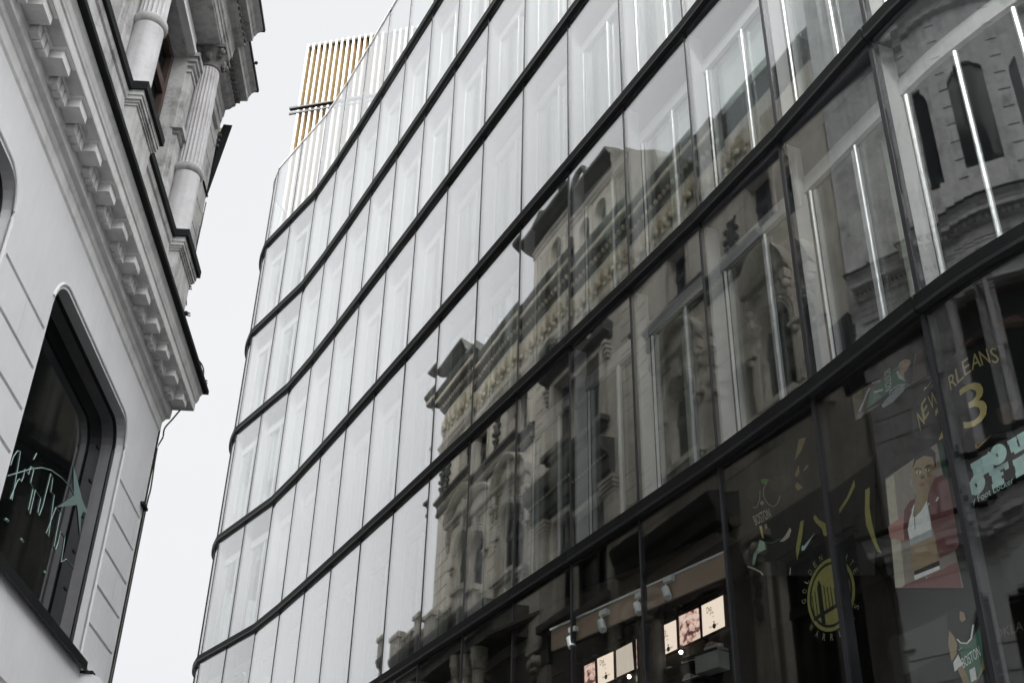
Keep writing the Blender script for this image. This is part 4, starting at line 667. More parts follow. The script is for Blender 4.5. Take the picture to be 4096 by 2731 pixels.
for c, hw, hh in ARCHW:
    w = owin('arched_window', c, hw, 13.62, 15.22+hw, 14.95)
    ar = MB()
    for k, (d, r) in enumerate(((.04, .035), (.12, .05), (.22, .045))):
        pts = [FO.P(c-hw-d, .01, 13.62)]+[FO.P(c+(hw+d)*math.cos(math.pi-math.pi*q/16), .01, 15.22+(hw+d)*math.sin(math.pi*q/16)) for q in range(17)]+[FO.P(c+hw+d, .01, 13.62)]
        ar.tube(pts, r, 6)
    ar.loft([[FO.P(c-.09, -.02, 15.22+hw+.0), FO.P(c+.09, -.02, 15.22+hw), FO.P(c+.09, .12, 15.22+hw), FO.P(c-.09, .12, 15.22+hw)], [FO.P(c-.16, -.02, 15.22+hw+.42), FO.P(c+.16, -.02, 15.22+hw+.42), FO.P(c+.16, .2, 15.22+hw+.42), FO.P(c-.16, .2, 15.22+hw+.42)]])
    ar.build('archivolt', 'oground', w, O)
    sx = .35 if c > 18 else .0
    sl = MB().box(FO, c-hw-sx, c+hw+sx, -.1, .24 if c > 18 else .14, 13.48, 13.62).box(FO, c-hw-sx*.8, c+hw+sx*.8, -.02, .16 if c > 18 else .1, 13.38, 13.48)
    for q in (-1, 1): sl.box(FO, c+q*(hw+.12)-.08, c+q*(hw+.12)+.08, 0, .16, 13.1, 13.38)
    for q in (-1, 1): sl.box(FO, c+q*(hw+.22)-.2, c+q*(hw+.22)+.2, 0, .14, 14.92, 15.0).ball(FO.P(c+q*(hw+.22), .07, 14.82), (.10, .08, .10), FO, 6)
    sl.build('sill', 'oground', w, O)
    # curved hood over the window on two brackets
    hd = MB(); zf = 16.42; rise = .88
    hd.profile(FO, [(0, zf-.10), (.06, zf-.08), (.10, zf), (.24, zf+.03), (.26, zf+.10), (0, zf+.12)], c-hh, c+hh)
    rings = []
    for q in range(15):
        t = -1+2*q/14; x = c+hh*1.02*t; zz = zf+.14+rise*(1-t*t)**.9*.82
        rings.append([FO.P(x, 0, zz-.1), FO.P(x, .16, zz-.08), FO.P(x, .30, zz+.02), FO.P(x, .32, zz+.10), FO.P(x, 0, zz+.14)])
    hd.loft(rings)
    hd.build('window_hood', 'oground', w, O)
    br = MB()
    for q in (-1, 1):
        x = c+q*(hh-.14); br.box(FO, x-.10, x+.10, 0, .2, 16.1, 16.34).ball(FO.P(x, .1, 16.0), (.10, .13, .14), FO, 8); br.ball(FO.P(x, .05, 15.78), (.08, .08, .16), FO, 6)
    br.build('bracket', 'oground', w, O)
for c, w_ in MEZ:
    w = owin('short_window', c, w_, 18.08, 19.52, 18.95)
    MB().box(FO, c-w_-.10, c-w_, -.02, .06, 18.06, 19.6).box(FO, c+w_, c+w_+.10, -.02, .06, 18.06, 19.6).build('surround', 'oground', w, O)
for s, z in ((32.6, 18.8), (29.25, 18.75), (26.95-9.1, 18.6), (33.1, 18.7)):
    sh = MB(); sh.ball(FO.P(s, .05, z), (.16, .10, .30), FO, 8)
    for a in range(9):
        t = a*.7; sh.ball(FO.P(s+.27*math.cos(t), .06, z+.42*math.sin(t)-.05), (.09, .07, .08), FO, 5)
    sh.tube([FO.P(s-.25, .04, z+.45), FO.P(s-.1, .07, z+.2), FO.P(s, .07, z-.5)], .035, 5); sh.box(FO, s-.10, s+.10, 0, .10, z-.62, z-.48)
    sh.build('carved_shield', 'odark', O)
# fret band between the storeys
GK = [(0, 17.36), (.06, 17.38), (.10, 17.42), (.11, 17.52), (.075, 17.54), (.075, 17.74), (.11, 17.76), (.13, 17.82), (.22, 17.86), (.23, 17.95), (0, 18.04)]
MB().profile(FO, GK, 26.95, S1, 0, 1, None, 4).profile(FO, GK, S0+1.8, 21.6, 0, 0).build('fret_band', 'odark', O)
mb = MB()
for a, b in ((27.0, S1+.05), (S0+1.9, 21.5)):
    s = a
    while s < b-.2:
        mb.box(FO, s, s+.025, .07, .095, 17.56, 17.72).box(FO, s+.025, s+.15, .07, .095, 17.695, 17.72).box(FO, s+.125, s+.15, .07, .095, 17.60, 17.695).box(FO, s+.06, s+.125, .07, .095, 17.60, 17.625)
        s += .21
mb.build('fret_pattern', 'ogold', O)
# string course, frieze, shells, main cornice
MB().profile(FO, [(0, 19.62), (.06, 19.66), (.10, 19.70), (.12, 19.80), (.16, 19.84), (.17, 19.92), (.05, 19.98), (0, 20.0)], S0+1.4, S1, 0, 1, None, 4).build('string_course', 'oground', O)
MC = [(0, 21.22), (.05, 21.25), (.08, 21.33), (.10, 21.34), (.10, 21.52), (.14, 21.54), (.34, 21.58), (.36, 21.62), (.37, 21.78), (.40, 21.82), (.44, 21.90), (.47, 21.96), (.47, 22.02), (0, 22.06)]
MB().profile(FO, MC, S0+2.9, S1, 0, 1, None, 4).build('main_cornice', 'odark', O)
MB().profile(FO, [(.365, 21.64), (.385, 21.645), (.39, 21.76), (.36, 21.77)], S0+2.9, S1, 0, 1, None, 4).build('cornice_fillet', 'ogold', O)
mb = MB(); s = S0+3.
while s < S1+.1: mb.box(FO, s, s+.10, .09, .19, 21.38, 21.50); s += .24
mb.build('cornice_dentils', 'ogold', O)
def make_shell(s, z, r, tall):
    mb = MB(); n = 22; top = []; mid = []
    for k in range(n+1):
        t = -.35+(math.pi+.7)*k/n; rr = r*(1 if k % 2 else .90)
        top.append(FO.P(s+rr*math.cos(t), .05+.10*(k % 2), z+rr*tall*math.sin(t))); mid.append(FO.P(s+.45*rr*math.cos(t), .10+.05*(k % 2), z+.45*rr*tall*math.sin(t)))
    b = [FO.P(s, .06, z-.05)]*(n+1); bk = [FO.P(s+r*.96*math.cos(-.35+(math.pi+.7)*k/n), 0, z+r*.96*tall*math.sin(-.35+(math.pi+.7)*k/n)) for k in range(n+1)]
    mb.loft([bk, top, mid, b], closed=False, caps=False)
    mb.tube([FO.P(s+r*1.12*math.cos(math.pi*k/12), .06, z+r*1.15*tall*math.sin(math.pi*k/12)) for k in range(13)], .035, 5)
    mb.ball(FO.P(s, .10, z-.06), (.10, .08, .09), FO, 6)
    for q in (-1, 1): mb.ball(FO.P(s+q*.26, .06, z-.20), (.09, .06, .09), FO, 6); mb.ball(FO.P(s+q*.43, .05, z+.12), (.07, .05, .28), FO, 6)
    return mb
s = 17.07
while s < 33.2:
    make_shell(s, 20.55, .31, 1.25).build('shell_ornament', 'ogold', O); s += .885
# middle bay
ped = thing_part = MB()
ped.profile(FO, [(0, 18.62), (.08, 18.66), (.12, 18.76), (.34, 18.80), (.36, 18.92), (0, 18.96)], 22.75, 26.15)
for q in (-1, 1):
    pts = [FO.P(24.45+q*(1.72-1.25*k/12), .20, 18.98+.62*math.sin(.5*math.pi*min(1, k/9))-(.10 if k > 10 else 0)) for k in range(13)]
    ped.loft([[p+FO.n*-.20+Vector((0, 0, -.08)), p+FO.n*.14+Vector((0, 0, -.10)), p+FO.n*.18+Vector((0, 0, .09)), p+FO.n*-.20+Vector((0, 0, .10))] for p in pts])
    ped.ball(FO.P(24.45+q*.50, .18, 19.48), (.17, .14, .17), FO, 8)
ped.ball(FO.P(24.45, .16, 19.22), (.24, .16, .36), FO, 8)
for a in range(11):
    t = a*.6; ped.ball(FO.P(24.45+.36*math.cos(t), .16, 19.15+.30*math.sin(t)), (.08, .08, .07), FO, 5)
cw = owin('pedimented_window', 24.45, 1.03, 16.35, 18.45, 17.85)
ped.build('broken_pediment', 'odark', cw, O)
sr = MB()
for e in (-1, 1):
    x = 24.45+e*1.20; sr.box(FO, x-.17, x+.17, -.02, .10, 16.3, 18.6).box(FO, x-.11, x+.11, .08, .13, 16.4, 18.45)
    x = 24.45+e*1.52
    for k in range(4): sr.box(FO, x-.11+.015*k, x+.11-.015*k, 0, .24-.04*k, 18.42-.14*k, 18.52-.14*k)
sr.box(FO, 23.25, 25.65, -.02, .11, 18.45, 18.62).build('window_surround', 'oground', cw, O)
sl = MB().box(FO, 22.95, 25.95, -.05, .32, 16.12, 16.28).box(FO, 23.1, 25.8, 0, .2, 15.98, 16.12)
for k in range(9): sl.ball(FO.P(23.5+.24*k, .08, 15.78+.05*math.sin(k*2.)), (.11, .07, .10), FO, 6)
sl.build('carved_sill', 'odark', cw, O)
bx = MB().profile(FO, [(0, 14.42), (.10, 14.46), (.14, 14.56), (.20, 14.60), (.20, 14.95), (.26, 14.98), (.28, 15.04), (.46, 15.12), (.50, 15.3), (.52, 15.46), (0, 15.52)], 22.72, 26.78)
bx = bx.build('door_cornice', 'odark', O)
mb = MB(); s = 22.8
while s < 26.7: mb.box(FO, s, s+.09, .22, .30, 14.985, 15.035); s += .18
mb.build('bead_row', 'ogold', bx, O)
for x in (26.05, 22.85):
    p = MB().box(FO, x-.28, x+.28, 0, .16, 8.8, 13.95)
    for e, z in ((.03, 13.95), (.06, 14.05), (.1, 14.15), (.13, 14.26)): p.box(FO, x-.28-e, x+.28+e, 0, .16+e, z, z+.09)
    p.build('pilaster', 'oground', O)
owin('tall_window', 24.35, 1.2, 11.75, 14.25, 13.3)
mb = MB().box(FO, 22.95, 26.2, -.05, .34, 11.42, 11.62).box(FO, 23.1, 26.05, 0, .22, 11.28, 11.42)
for x in (23.3, 25.9): mb.box(FO, x-.22, x+.22, 0, .20, 10.6, 11.28)
mb.build('deep_sill', 'odark', O)
for c, _, _ in ARCHW: owin('lower_window', c, .85, 7.0, 10.5, 9.4)
for s in (16.6, 20., 24.4, 28.2, 31.2): MB().box(FO, s-.95, s+.95, -.40, -.36, .3, 6.).build('shop_window', 'opane', O)
# base storey: pilasters with carved capitals and hanging garlands
for s in (17.9, 21.9, 26.5, 29.6, 33.0):
    p = MB().box(FO, s-.30, s+.30, .0, .16, 6.2, 10.5); p.build('base_pilaster', 'oground', O)
    k = MB().box(FO, s-.40, s+.40, .0, .30, 11.05, 11.2)
    for q in (-1, 0, 1): k.ball(FO.P(s+.24*q, .2, 10.85-.08*abs(q)), (.15, .14, .17), FO, 8).ball(FO.P(s+.14*q, .19, 10.6), (.10, .10, .10), FO, 6)
    k.build('carved_capital', 'oground', O)
    g = MB()
    for q in range(7): g.ball(FO.P(s+.05*math.sin(q*2.), .20, 10.35-.15*q), (.12-.006*q, .09, .11), FO, 6)
    g.build('garland', 'odark', O)
MB().profile(FO, [(0, 6.0), (.2, 6.0), (.22, 6.15), (.3, 6.2), (.3, 6.3), (0, 6.34)], S0+2.2, 33.3).build('base_ledge', 'odark', O)
# porch with columns at the far end
MB().profile(FO, [(0, 11.72), (.95, 11.72), (.96, 11.95), (1.05, 12.0), (1.06, 12.2), (1.2, 12.3), (1.25, 12.42), (1.25, 12.5), (0, 12.6)], 27.3, 33.7).build('porch_entablature', 'odark', O)
MB().profile(FO, [(1.06, 12.02), (1.10, 12.03), (1.10, 12.08), (1.05, 12.1)], 27.3, 33.7).build('porch_fillet', 'ogold', O)
MB().profile(FO, [(0, 11.72), (.3, 11.72), (.32, 12.0), (.42, 12.1), (.5, 12.35), (0, 12.5)], S0+3.8, 22.5).build('lower_cornice', 'odark', O)
for s in (29.6, 28.8, 32.6, 33.4):
    p = FO.P(s, .7, 0)
    c_ = MB().lathe((p.x, p.y), [(.26, 5.6), (.22, 6.), (.19, 11.1), (.24, 11.15)], 16)
    for a in range(8):
        t = a*math.pi/4; c_.ball(p+Vector((.22*math.cos(t), .22*math.sin(t), 11.38+.12*(a % 2))), (.08, .08, .12), None, 6)
    c_.lathe((p.x, p.y), [(.2, 11.1), (.28, 11.6), (.3, 11.72)], 12); c_.build('porch_column', 'oground', O)
mb = MB()
for s in (33.35, 31.0, 28.6): mb.box(FO, s-.35, s+.35, .75, 1.2, 12.55, 13.05).box(FO, s-.42, s+.42, .7, 1.26, 13.05, 13.18).box(FO, s-.28, s+.28, .8, 1.15, 13.18, 13.28)
mb.box(FO, 28., 33.3, .9, 1.05, 12.9, 13.0); s = 28.2
while s < 33.2: mb.box(FO, s, s+.09, .93, 1.02, 12.5, 12.9); s += .26
mb.build('balustrade', 'oground', O)
# roof, attic blocks, gabled turret
rf = MB(); rf.loft([[FO.P(s, .30, 22.03), FO.P(s, -.55, 23.15), FO.P(s, -8, 23.6), FO.P(s, -8, 21.4)] for s in (S0, S1+.2)]); rf.build('roof', 'slate', O)
MB().box(FO, 31.25, 33.3, -.6, .05, 22.0, 22.72).profile(FO, [(0, 22.70), (.2, 22.74), (.42, 22.95), (.44, 23.02), (-.6, 23.06)], 31.25, 33.35, .3, 1).build('attic_block', 'odark', O)
MB().box(FO, 27.1, 31.2, -.5, -.05, 22.0, 22.45).box(FO, S0, 21.9, -.5, -.05, 22.0, 22.3).build('attic_parapet', 'odark', O)
tr = plate(FO, rect(22.1, 26.85, 21.95, 24.15), [arch(25.2, .36, 22.55, 23.05, 10), arch(24.15, .36, 22.55, 23.05, 10), arch(23.1, .36, 22.55, 23.05, 10)], .12, .3).build('roof_gable', 'ostone', O)
MB().box(FO, 22.1, 26.83, -4, -.16, 21.95, 24.15).build('gable_body', 'opane', tr, O)
gb = MB()
gb.prism([FO.P(26.84, .11, 21.95), FO.P(26.84, .11, 24.15), FO.P(26.84, -4, 24.15), FO.P(26.84, -4, 21.95)], [FO.P(26.80, .11, 21.95), FO.P(26.80, .11, 24.15), FO.P(26.80, -4, 24.15), FO.P(26.80, -4, 21.95)])
gb.profile(FO, [(.12, 23.62), (.16, 23.64), (.17, 23.72), (.12, 23.74)], 22.1, 26.9).profile(FO, [(.12, 23.82), (.18, 23.84), (.2, 23.9), (.12, 23.92)], 22.1, 26.92)
gb.build('gable_string', 'oground', tr, O)
ev = MB().profile(FO, [(.05, 24.08), (.30, 24.14), (.58, 24.32), (.60, 24.42), (.1, 24.55), (-4, 24.7), (-4, 24.1)], 22.0, 27.3)
ev.loft([[FO.P(26.9, .5, 24.4), FO.P(25.9, .5, 24.85), FO.P(25.2, .5, 24.4)], [FO.P(26.9, -2, 24.4), FO.P(25.9, -2, 24.85), FO.P(25.2, -2, 24.4)]])
ev.build('gable_eaves', 'odark', tr, O)
oc = MB(); pts = [FO.P(23.95+.42*math.cos(t), .42, 24.62+.40*math.sin(t)) for t in [math.pi*k/10 for k in range(11)]]
oc.tube([FO.P(24.42, .42, 24.3)]+pts+[FO.P(23.48, .42, 24.3)], .11, 6); oc.build('round_dormer', 'odark', tr, O)
MB().loft([[FO.P(22.05, .4, 24.35), FO.P(22.05, -1.4, 25.0), FO.P(22.05, -1.4, 22.2), FO.P(22.05, .1, 22.2)], [FO.P(20.2, .3, 23.0), FO.P(20.2, -1.4, 23.3), FO.P(20.2, -1.4, 22.2), FO.P(20.2, .1, 22.2)]]).build('side_roof', 'oground', tr, O)
mb = MB()
for s in (31.2, 29.9): mb.tube([FO.P(s, -.25, 22.4), FO.P(s, -.25, 23.35), FO.P(s-.5, -.25, 23.05)], .025, 5).tube([FO.P(s-.22, -.25, 22.4), FO.P(s-.22, -.25, 23.2)], .02, 5)
mb.build('roof_rail', 'white_metal', O)
MB().box(FO, S0, S1, -9, -8, 0, 23.5).build('rear_body', 'dark_in', O)

# ---------------------------------------------------------------- shop behind the lowest glass
mb = MB(); a = offs(edge, -4.2); mb.loft([[(p.x, p.y, 0), (p.x, p.y, 8.06)] for p in a if p.y < 33.5], closed=False, caps=False)
mb.build('shop_rear_wall', 'shelf_wall', G)
azp = R(-24.9); pe = Vector((-math.sin(azp), -math.cos(azp))); pin = Vector((math.cos(azp), -math.sin(azp)))
PF = Fr((3.62559945, 11.57324483), pe, -pin)
INFO = dict(
 A=('player_poster', 'large dark window graphic of two basketball players, one in a jersey lettered BOSTON', 'poster', -.004),
 C=('lounging_poster', 'wide tan poster of a dark haired person in green number 11 jersey below the band', 'poster', .012),
 D=('jersey_poster', 'black window graphic lettered NEW ORLEANS with a big gold 3', 'poster', -.03),
 B=('red_jacket_poster', 'poster of a woman in a red jacket and white sports top looking at the street', 'poster', .004),
 E=('fan_poster', 'lower poster of a dark haired person in a green jersey beside a perforated panel', 'poster', -.002),
 H=None)
INFO['H'] = ('window_lettering', 'pale blue block lettering over a small by-line on the rounded corner pane', 'sign', .06)
for key in ('A', 'C', 'D', 'B', 'E', 'H'):
    nm, lab, cat, o0 = INFO[key]
    its = DATA['posters'][key]
    xs = [q for it in its if not it[0].startswith('T:') for q in it[2]]
    cx = sum(q[0] for q in xs)/len(xs); zb = min(q[1] for q in xs)
    root = thing(nm, lab, cat, tuple(PF.P(cx, o0, zb)))
    parts = {}
    for i, it in enumerate(its):
        o = o0+.0016*(i+1)
        if it[0].startswith('T:'):
            vs, fs = text_geo(it[2]); ax, az_, bx, bz, ux, uz = it[3]
            pn = it[0][2:]; k = (pn, it[1]); mb = parts.setdefault(k, MB()); b = len(mb.v)
            mb.v += [PF.P(ax+bx*x+ux*y, o, az_+bz*x+uz*y) for x, y in vs]; mb.f += [[b+q for q in f] for f in fs]
        else:
            k = (it[0], it[1]); mb = parts.setdefault(k, MB())
            mb.prism([PF.P(s, o, z) for s, z in it[2]], [PF.P(s, o-.0012, z) for s, z in it[2]])
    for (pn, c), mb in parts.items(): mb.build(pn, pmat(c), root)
# round team badge hanging in front of the player graphic
bd = thing('round_badge', 'round yellow and black bridge badge with lettering around its rim', 'badge', tuple(PF.P(-.446, .02, 5.68)))
bc, bz, br_ = -.446, 6.06, .385
def disc(r, o, z1=None, n=40): return [PF.P(bc+r*math.cos(2*math.pi*k/n), o, bz+r*math.sin(2*math.pi*k/n)) for k in range(n)]
def ringm(r0, r1, o, m, nm):
    mb = MB(); n = 48
    mb.loft([[PF.P(bc+r*math.cos(t), oo, bz+r*math.sin(t)) for r, oo in ((r0, o), (r1, o), (r1, o-.002), (r0, o-.002))] for t in [2*math.pi*k/n for k in range(n)]+[0]], caps=False); mb.build(nm, m, bd)
ringm(br_*.90, br_, .026, pmat('yellow'), 'rim')
ringm(br_*.82, br_*.90, .0255, pmat('black'), 'rim_gap')
mb = MB().prism(disc(br_*.82, .026), disc(br_*.82, .024)); mb.build('disc', pmat('yellow'), bd)
tw = MB()
for x0, x1, z0, z1 in ((-.19, -.13, -.28, .16), (-.175, -.145, .16, .20)): tw.prism([PF.P(bc+x, .029, bz+z) for x, z in ((x0, z0), (x1, z0), (x1, z1), (x0, z1))], [PF.P(bc+x, .027, bz+z) for x, z in ((x0, z0), (x1, z0), (x1, z1), (x0, z1))])
def cab(x): return .15*((x+.16)/.42-1)**2 if x > -.16 else .15*(1-(-.16-x)/.22)
for k in range(11):
    x = -.30+.052*k
    if abs(x+.16) > .035: zt_ = min(.16, .02+max(0, cab(x))); tw.prism([PF.P(bc+x+d, .029, bz+z) for d, z in ((0, -.17), (.012, -.17), (.012, zt_), (0, zt_))], [PF.P(bc+x+d, .027, bz+z) for d, z in ((0, -.17), (.012, -.17), (.012, zt_), (0, zt_))])
tw.prism([PF.P(bc+x, .0295, bz+z) for x, z in ((-.31, -.20), (.31, -.14), (.31, -.10), (-.31, -.16))], [PF.P(bc+x, .027, bz+z) for x, z in ((-.31, -.20), (.31, -.14), (.31, -.10), (-.31, -.16))])
tw.prism([PF.P(bc+x, .0295, bz+z) for x, z in ((.06, .0), (.18, .03), (.22, .14), (.16, .24), (.10, .20), (.15, .12))], [PF.P(bc+x, .027, bz+z) for x, z in ((.06, .0), (.18, .03), (.22, .14), (.16, .24), (.10, .20), (.15, .12))])
tw.build('bridge', pmat('black'), bd)
tx = MB()
def arc_text(s, a0, a1, rr, flip):
    for i, ch in enumerate(s):
        if ch == ' ': continue
        t = a0+(a1-a0)*i/(len(s)-1); vs, fs = text_geo(ch); w = .045*(1.25 if ch in 'WM' else (.35 if ch == 'I' else 1)); h = .075
        er = Vector((math.cos(t), math.sin(t))); et = Vector((er.y, -er.x))
        if flip: er, et = -er, -et
        b = len(tx.v); c = Vector((math.cos(t), math.sin(t)))*rr
        for x, y in vs:
            q = c+et*(x-.5)*w+er*(y-.5)*h; tx.v.append(PF.P(bc+q.x, .027, bz+q.y))
        tx.f.extend([[b+k for k in f] for f in fs])
arc_text('GOLDEN STATE', R(172), R(15), br_*1.15, False)
arc_text('WARRIORS', R(214), R(326), br_*1.15, True)
tx.build('lettering', pmat('cream_dim'), bd)

# shelves and light boxes further in
azs = R(-36.); se = Vector((-math.sin(azs), -math.cos(azs))); sin_ = Vector((math.cos(azs), -math.sin(azs)))
SF = Fr((4.3696098, 14.06551422), se, -sin_)
shelf = thing('shelf_wall', 'dark shop wall with black rails and narrow shelves behind the light boxes', 'shelving', tuple(SF.P(-3.5, -.1, 4.5)))
MB().box(SF, -6.3, -1.6, -.16, -.10, 3.2, 7.62).build('back_panel', 'shelf_wall', shelf)
mb = MB()
for s, z in ((-5.02, 7.34), (-4.575, 7.38), (-4.14, 7.42), (-3.19, 7.52), (-2.72, 7.56), (-5.45, 7.3)): mb.box(SF, s-.045, s+.045, -.09, .05, z-.06, z+.07).box(SF, s-.018, s+.018, -.09, -.02, 3.4, z)
mb.build('upright', 'shop_metal', shelf)
mb = MB(); mb.loft([[SF.P(s, o, z0+d) for o, d in ((-.09, -.015), (-.05, -.015), (-.05, .02), (-.09, .02))] for s, z0 in ((-6.2, 7.22), (-1.7, 7.66))]); mb.build('top_rail', 'shop_metal', shelf)
mb = MB()
for s0, s1, z in ((-3.62, -2.75, 6.64), (-3.0, -2.3, 6.715), (-3.1, -2.6, 6.40), (-5.0, -4.1, 6.60), (-5.0, -2.2, 6.0)): mb.box(SF, s0, s1, -.09, .20, z-.03, z-.005)
mb.build('shelf_board', 'shop_metal', shelf)
LB = dict(A1=('boxlight', 'lit box with handwritten lettering, leftmost of the row beside the dark pillar'), A2=('boxlight_dim', 'plain cream lit box without any print'), A3=('boxfloral', 'lit box with pinkish floral print cut off by the dark mullion'),
 B1=('boxlight', 'lit box with handwritten lettering just right of the dark mullion'), B2=('boxfloral', 'lit box with pinkish floral print between two lettered boxes'), B3=('boxlight', 'lit box with handwritten lettering, highest and rightmost of the row'), A0=('boxfloral', 'brown patterned lit box at the far left end of the row'))
for k, q in DATA['boxes'].items():
    m, lab = LB[k]
    cx = sum(p[0] for p in q)/4; zb = min(p[1] for p in q)
    r = thing('light_box', lab, 'light box', tuple(SF.P(cx, 0, zb)), 'backlit boxes along the shop shelves')
    MB().prism([SF.P(s, .0, z) for s, z in q], [SF.P(s, -.06, z) for s, z in q]).build('panel', m, r)
    c = Vector((cx, sum(p[1] for p in q)/4)); fr = MB()
    for i in range(4):
        a, b = Vector(q[i]), Vector(q[(i+1) % 4]); oa, ob = a+(a-c)*.045, b+(b-c)*.045
        fr.prism([SF.P(*v) for v in ((a.x, .012, a.y), (b.x, .012, b.y), (ob.x, .012, ob.y), (oa.x, .012, oa.y))], [SF.P(*v) for v in ((a.x, -.07, a.y), (b.x, -.07, b.y), (ob.x, -.07, ob.y), (oa.x, -.07, oa.y))])
    fr.build('frame', 'boxframe', r)
    if k in DATA['boxtext']:
        for s, cc, (ax, az_, bx, bz_, ux, uz) in DATA['boxtext'][k]:
            vs, fs = text_geo(s); mb = MB(); mb.v = [SF.P(ax+bx*x+ux*y, .004, az_+bz_*x+uz*y) for x, y in vs]; mb.f = fs
            mb.build('lettering', pmat('ink' if cc == 'ink' else 'red'), r)
        ax, az_ = DATA['boxtext'][k][2][2][:2]
        mb = MB(); ex, ez = ax+.03, az_-.13
        mb.prism([SF.P(ex+.032*math.cos(t), .004, ez+.038*math.sin(t)) for t in [2*math.pi*i/14 for i in range(14)]], [SF.P(ex+.032*math.cos(t), .002, ez+.038*math.sin(t)) for t in [2*math.pi*i/14 for i in range(14)]])
        mb.prism([SF.P(ex+.012*math.cos(t), .004, ez+.058+.014*math.sin(t)) for t in [2*math.pi*i/10 for i in range(10)]], [SF.P(ex+.012*math.cos(t), .002, ez+.058+.014*math.sin(t)) for t in [2*math.pi*i/10 for i in range(10)]])
        mb.build('figure_mark', pmat('olive'), r)
def shoe(s, z, m, lab, L=.30):
    r = thing('shoe', lab, 'shoe', tuple(SF.P(s, .06, z)), 'shoes on the shop shelves')
    st = [(-.5, .035, .16), (-.42, .045, .30), (-.25, .047, .34), (-.10, .046, .31), (.05, .045, .25), (.25, .05, .17), (.40, .045, .12), (.5, .02, .06)]
    up = MB(); up.loft([[SF.P(s+a*L, .06-w, z+.03), SF.P(s+a*L, .06-w*.7, z+.03+h*L*.8), SF.P(s+a*L, .06, z+.03+h*L), SF.P(s+a*L, .06+w*.7, z+.03+h*L*.8), SF.P(s+a*L, .06+w, z+.03)] for a, w, h in st], smooth=True)
    up.build('upper', m, r)
    so = MB(); so.loft([[SF.P(s+a*L*1.04, .06-w*1.1, z), SF.P(s+a*L*1.04, .06+w*1.1, z), SF.P(s+a*L*1.04, .06+w*1.12, z+.04+.02*abs(a)), SF.P(s+a*L*1.04, .06-w*1.12, z+.04+.02*abs(a))] for a, w, h in st]); so.build('sole', 'sole', r)
shoe(-2.46, 6.74, 'shoe', 'pink mesh running shoe standing on the grey display block'); shoe(-2.92, 6.66, 'shoe', 'pink mesh running shoe on the shelf left of the grey display block')
shoe(-2.92, 6.40, 'shoe_grey', 'grey mesh running shoe on the lower shelf'); shoe(-3.43, 6.645, 'shoe_dark', 'black glossy shoe alone in the dark part of the shelf', .26)
o = MB().box(SF, -2.745, -2.56, -.05, .16, 6.45, 6.725).box(SF, -2.555, -2.30, -.05, .165, 6.45, 6.74).build('display_block', 'plinth'); o['label'] = 'grey two part display block under a pink shoe'; o['category'] = 'display block'
for s, z, lab in ((-3.11, 6.86, 'small bright round lamp under the row of light boxes, right of the dark mullion'), (-4.215, 6.76, 'small bright round lamp under the plain cream light box')):
    r = thing('shelf_lamp', lab, 'lamp', tuple(SF.P(s, .05, z)), 'small lamps under the light boxes')
    MB().ball(SF.P(s, .06, z), .026, None, 10).build('bulb', 'lampglow', r)
    p = SF.P(s, .045, z+.035); MB().lathe((p.x, p.y), [(.01, p.z+.03), (.03, p.z+.02), (.034, p.z-.01), (.028, p.z-.01)], 12).build('shade', 'shop_metal', r)
# ceiling edge with track spotlights
SO = 1.2
ce = MB().loft([[SF.P(s, SO-.02, z), SF.P(s, SO+.02, z), SF.P(s, SO+.02, z+.30), SF.P(s, SO-.02, z+.30)] for s, z in ((-4.6, 7.0), (-1.0, 7.10))])
o = ce.build('ceiling_panel', 'warm', G)
MB().loft([[SF.P(s, SO+.021, z), SF.P(s, SO+.05, z), SF.P(s, SO+.05, z+.025), SF.P(s, SO+.021, z+.025)] for s, z in ((-4.6, 7.30), (-1.0, 7.40))]).build('ceiling_edge', 'lampwhite', G)
MB().loft([[SF.P(s, -.1, z), SF.P(s, SO-.02, z), SF.P(s, SO-.02, z+.05), SF.P(s, -.1, z+.05)] for s, z in ((-6.3, 7.66), (-1.2, 7.70))]).build('shop_ceiling', 'shelf_wall', G)
for s, z, lab in ((-3.37, 7.20, 'white track spotlight left of the dark mullion above the lettered box'), (-4.05, 7.13, 'white track spotlight farthest to the left under the ceiling edge'), (-2.62, 7.24, 'white track spotlight partly hidden behind the dark mullion'), (-2.06, 7.30, 'white track spotlight farthest to the right, above the floral box')):
    r = thing('track_spotlight', lab, 'spotlight', tuple(SF.P(s, SO+.1, z)), 'track spotlights in the shop')
    MB().box(SF, s-.02, s+.13, SO+.06, SO+.13, z-.02, z+.05).build('driver_box', 'lampwhite', r)
    a = SF.P(s-.02, SO+.10, z-.09); b = SF.P(s+.05, SO+.12, z-.24)
    MB().tube([a, b], .055, 16, smooth=True).build('can', 'lampwhite', r)
    MB().tube([SF.P(s, SO+.1, z-.02), SF.P(s-.01, SO+.1, z-.08)], .012, 6).build('swivel', 'lampwhite', r)
MB().box(Fr(PL[11], PAN[11].u.xy*-1, PAN[11].n.xy), .14, .42, -1.3, -1.0, 0, 8.05).build('pillar', 'shop_metal', G)

# ---------------------------------------------------------------- ground, light, camera
mb = MB(); mb.v = [Vector((x, y, 0)) for x, y in ((-400, -400), (400, -400), (400, 400), (-400, 400))]; mb.f = [[0, 1, 2, 3]]
structure(mb.build('street', 'asphalt'))
mb = MB(); ev_ = offs(edge, .02); ew = offs(edge, 1.5)
mb.loft([[(p.x, p.y, .004), (q.x, q.y, .004), (q.x, q.y, .12), (p.x, p.y, .12)] for p, q in zip(ev_, ew)]); structure(mb.build('pavement', 'paving'))

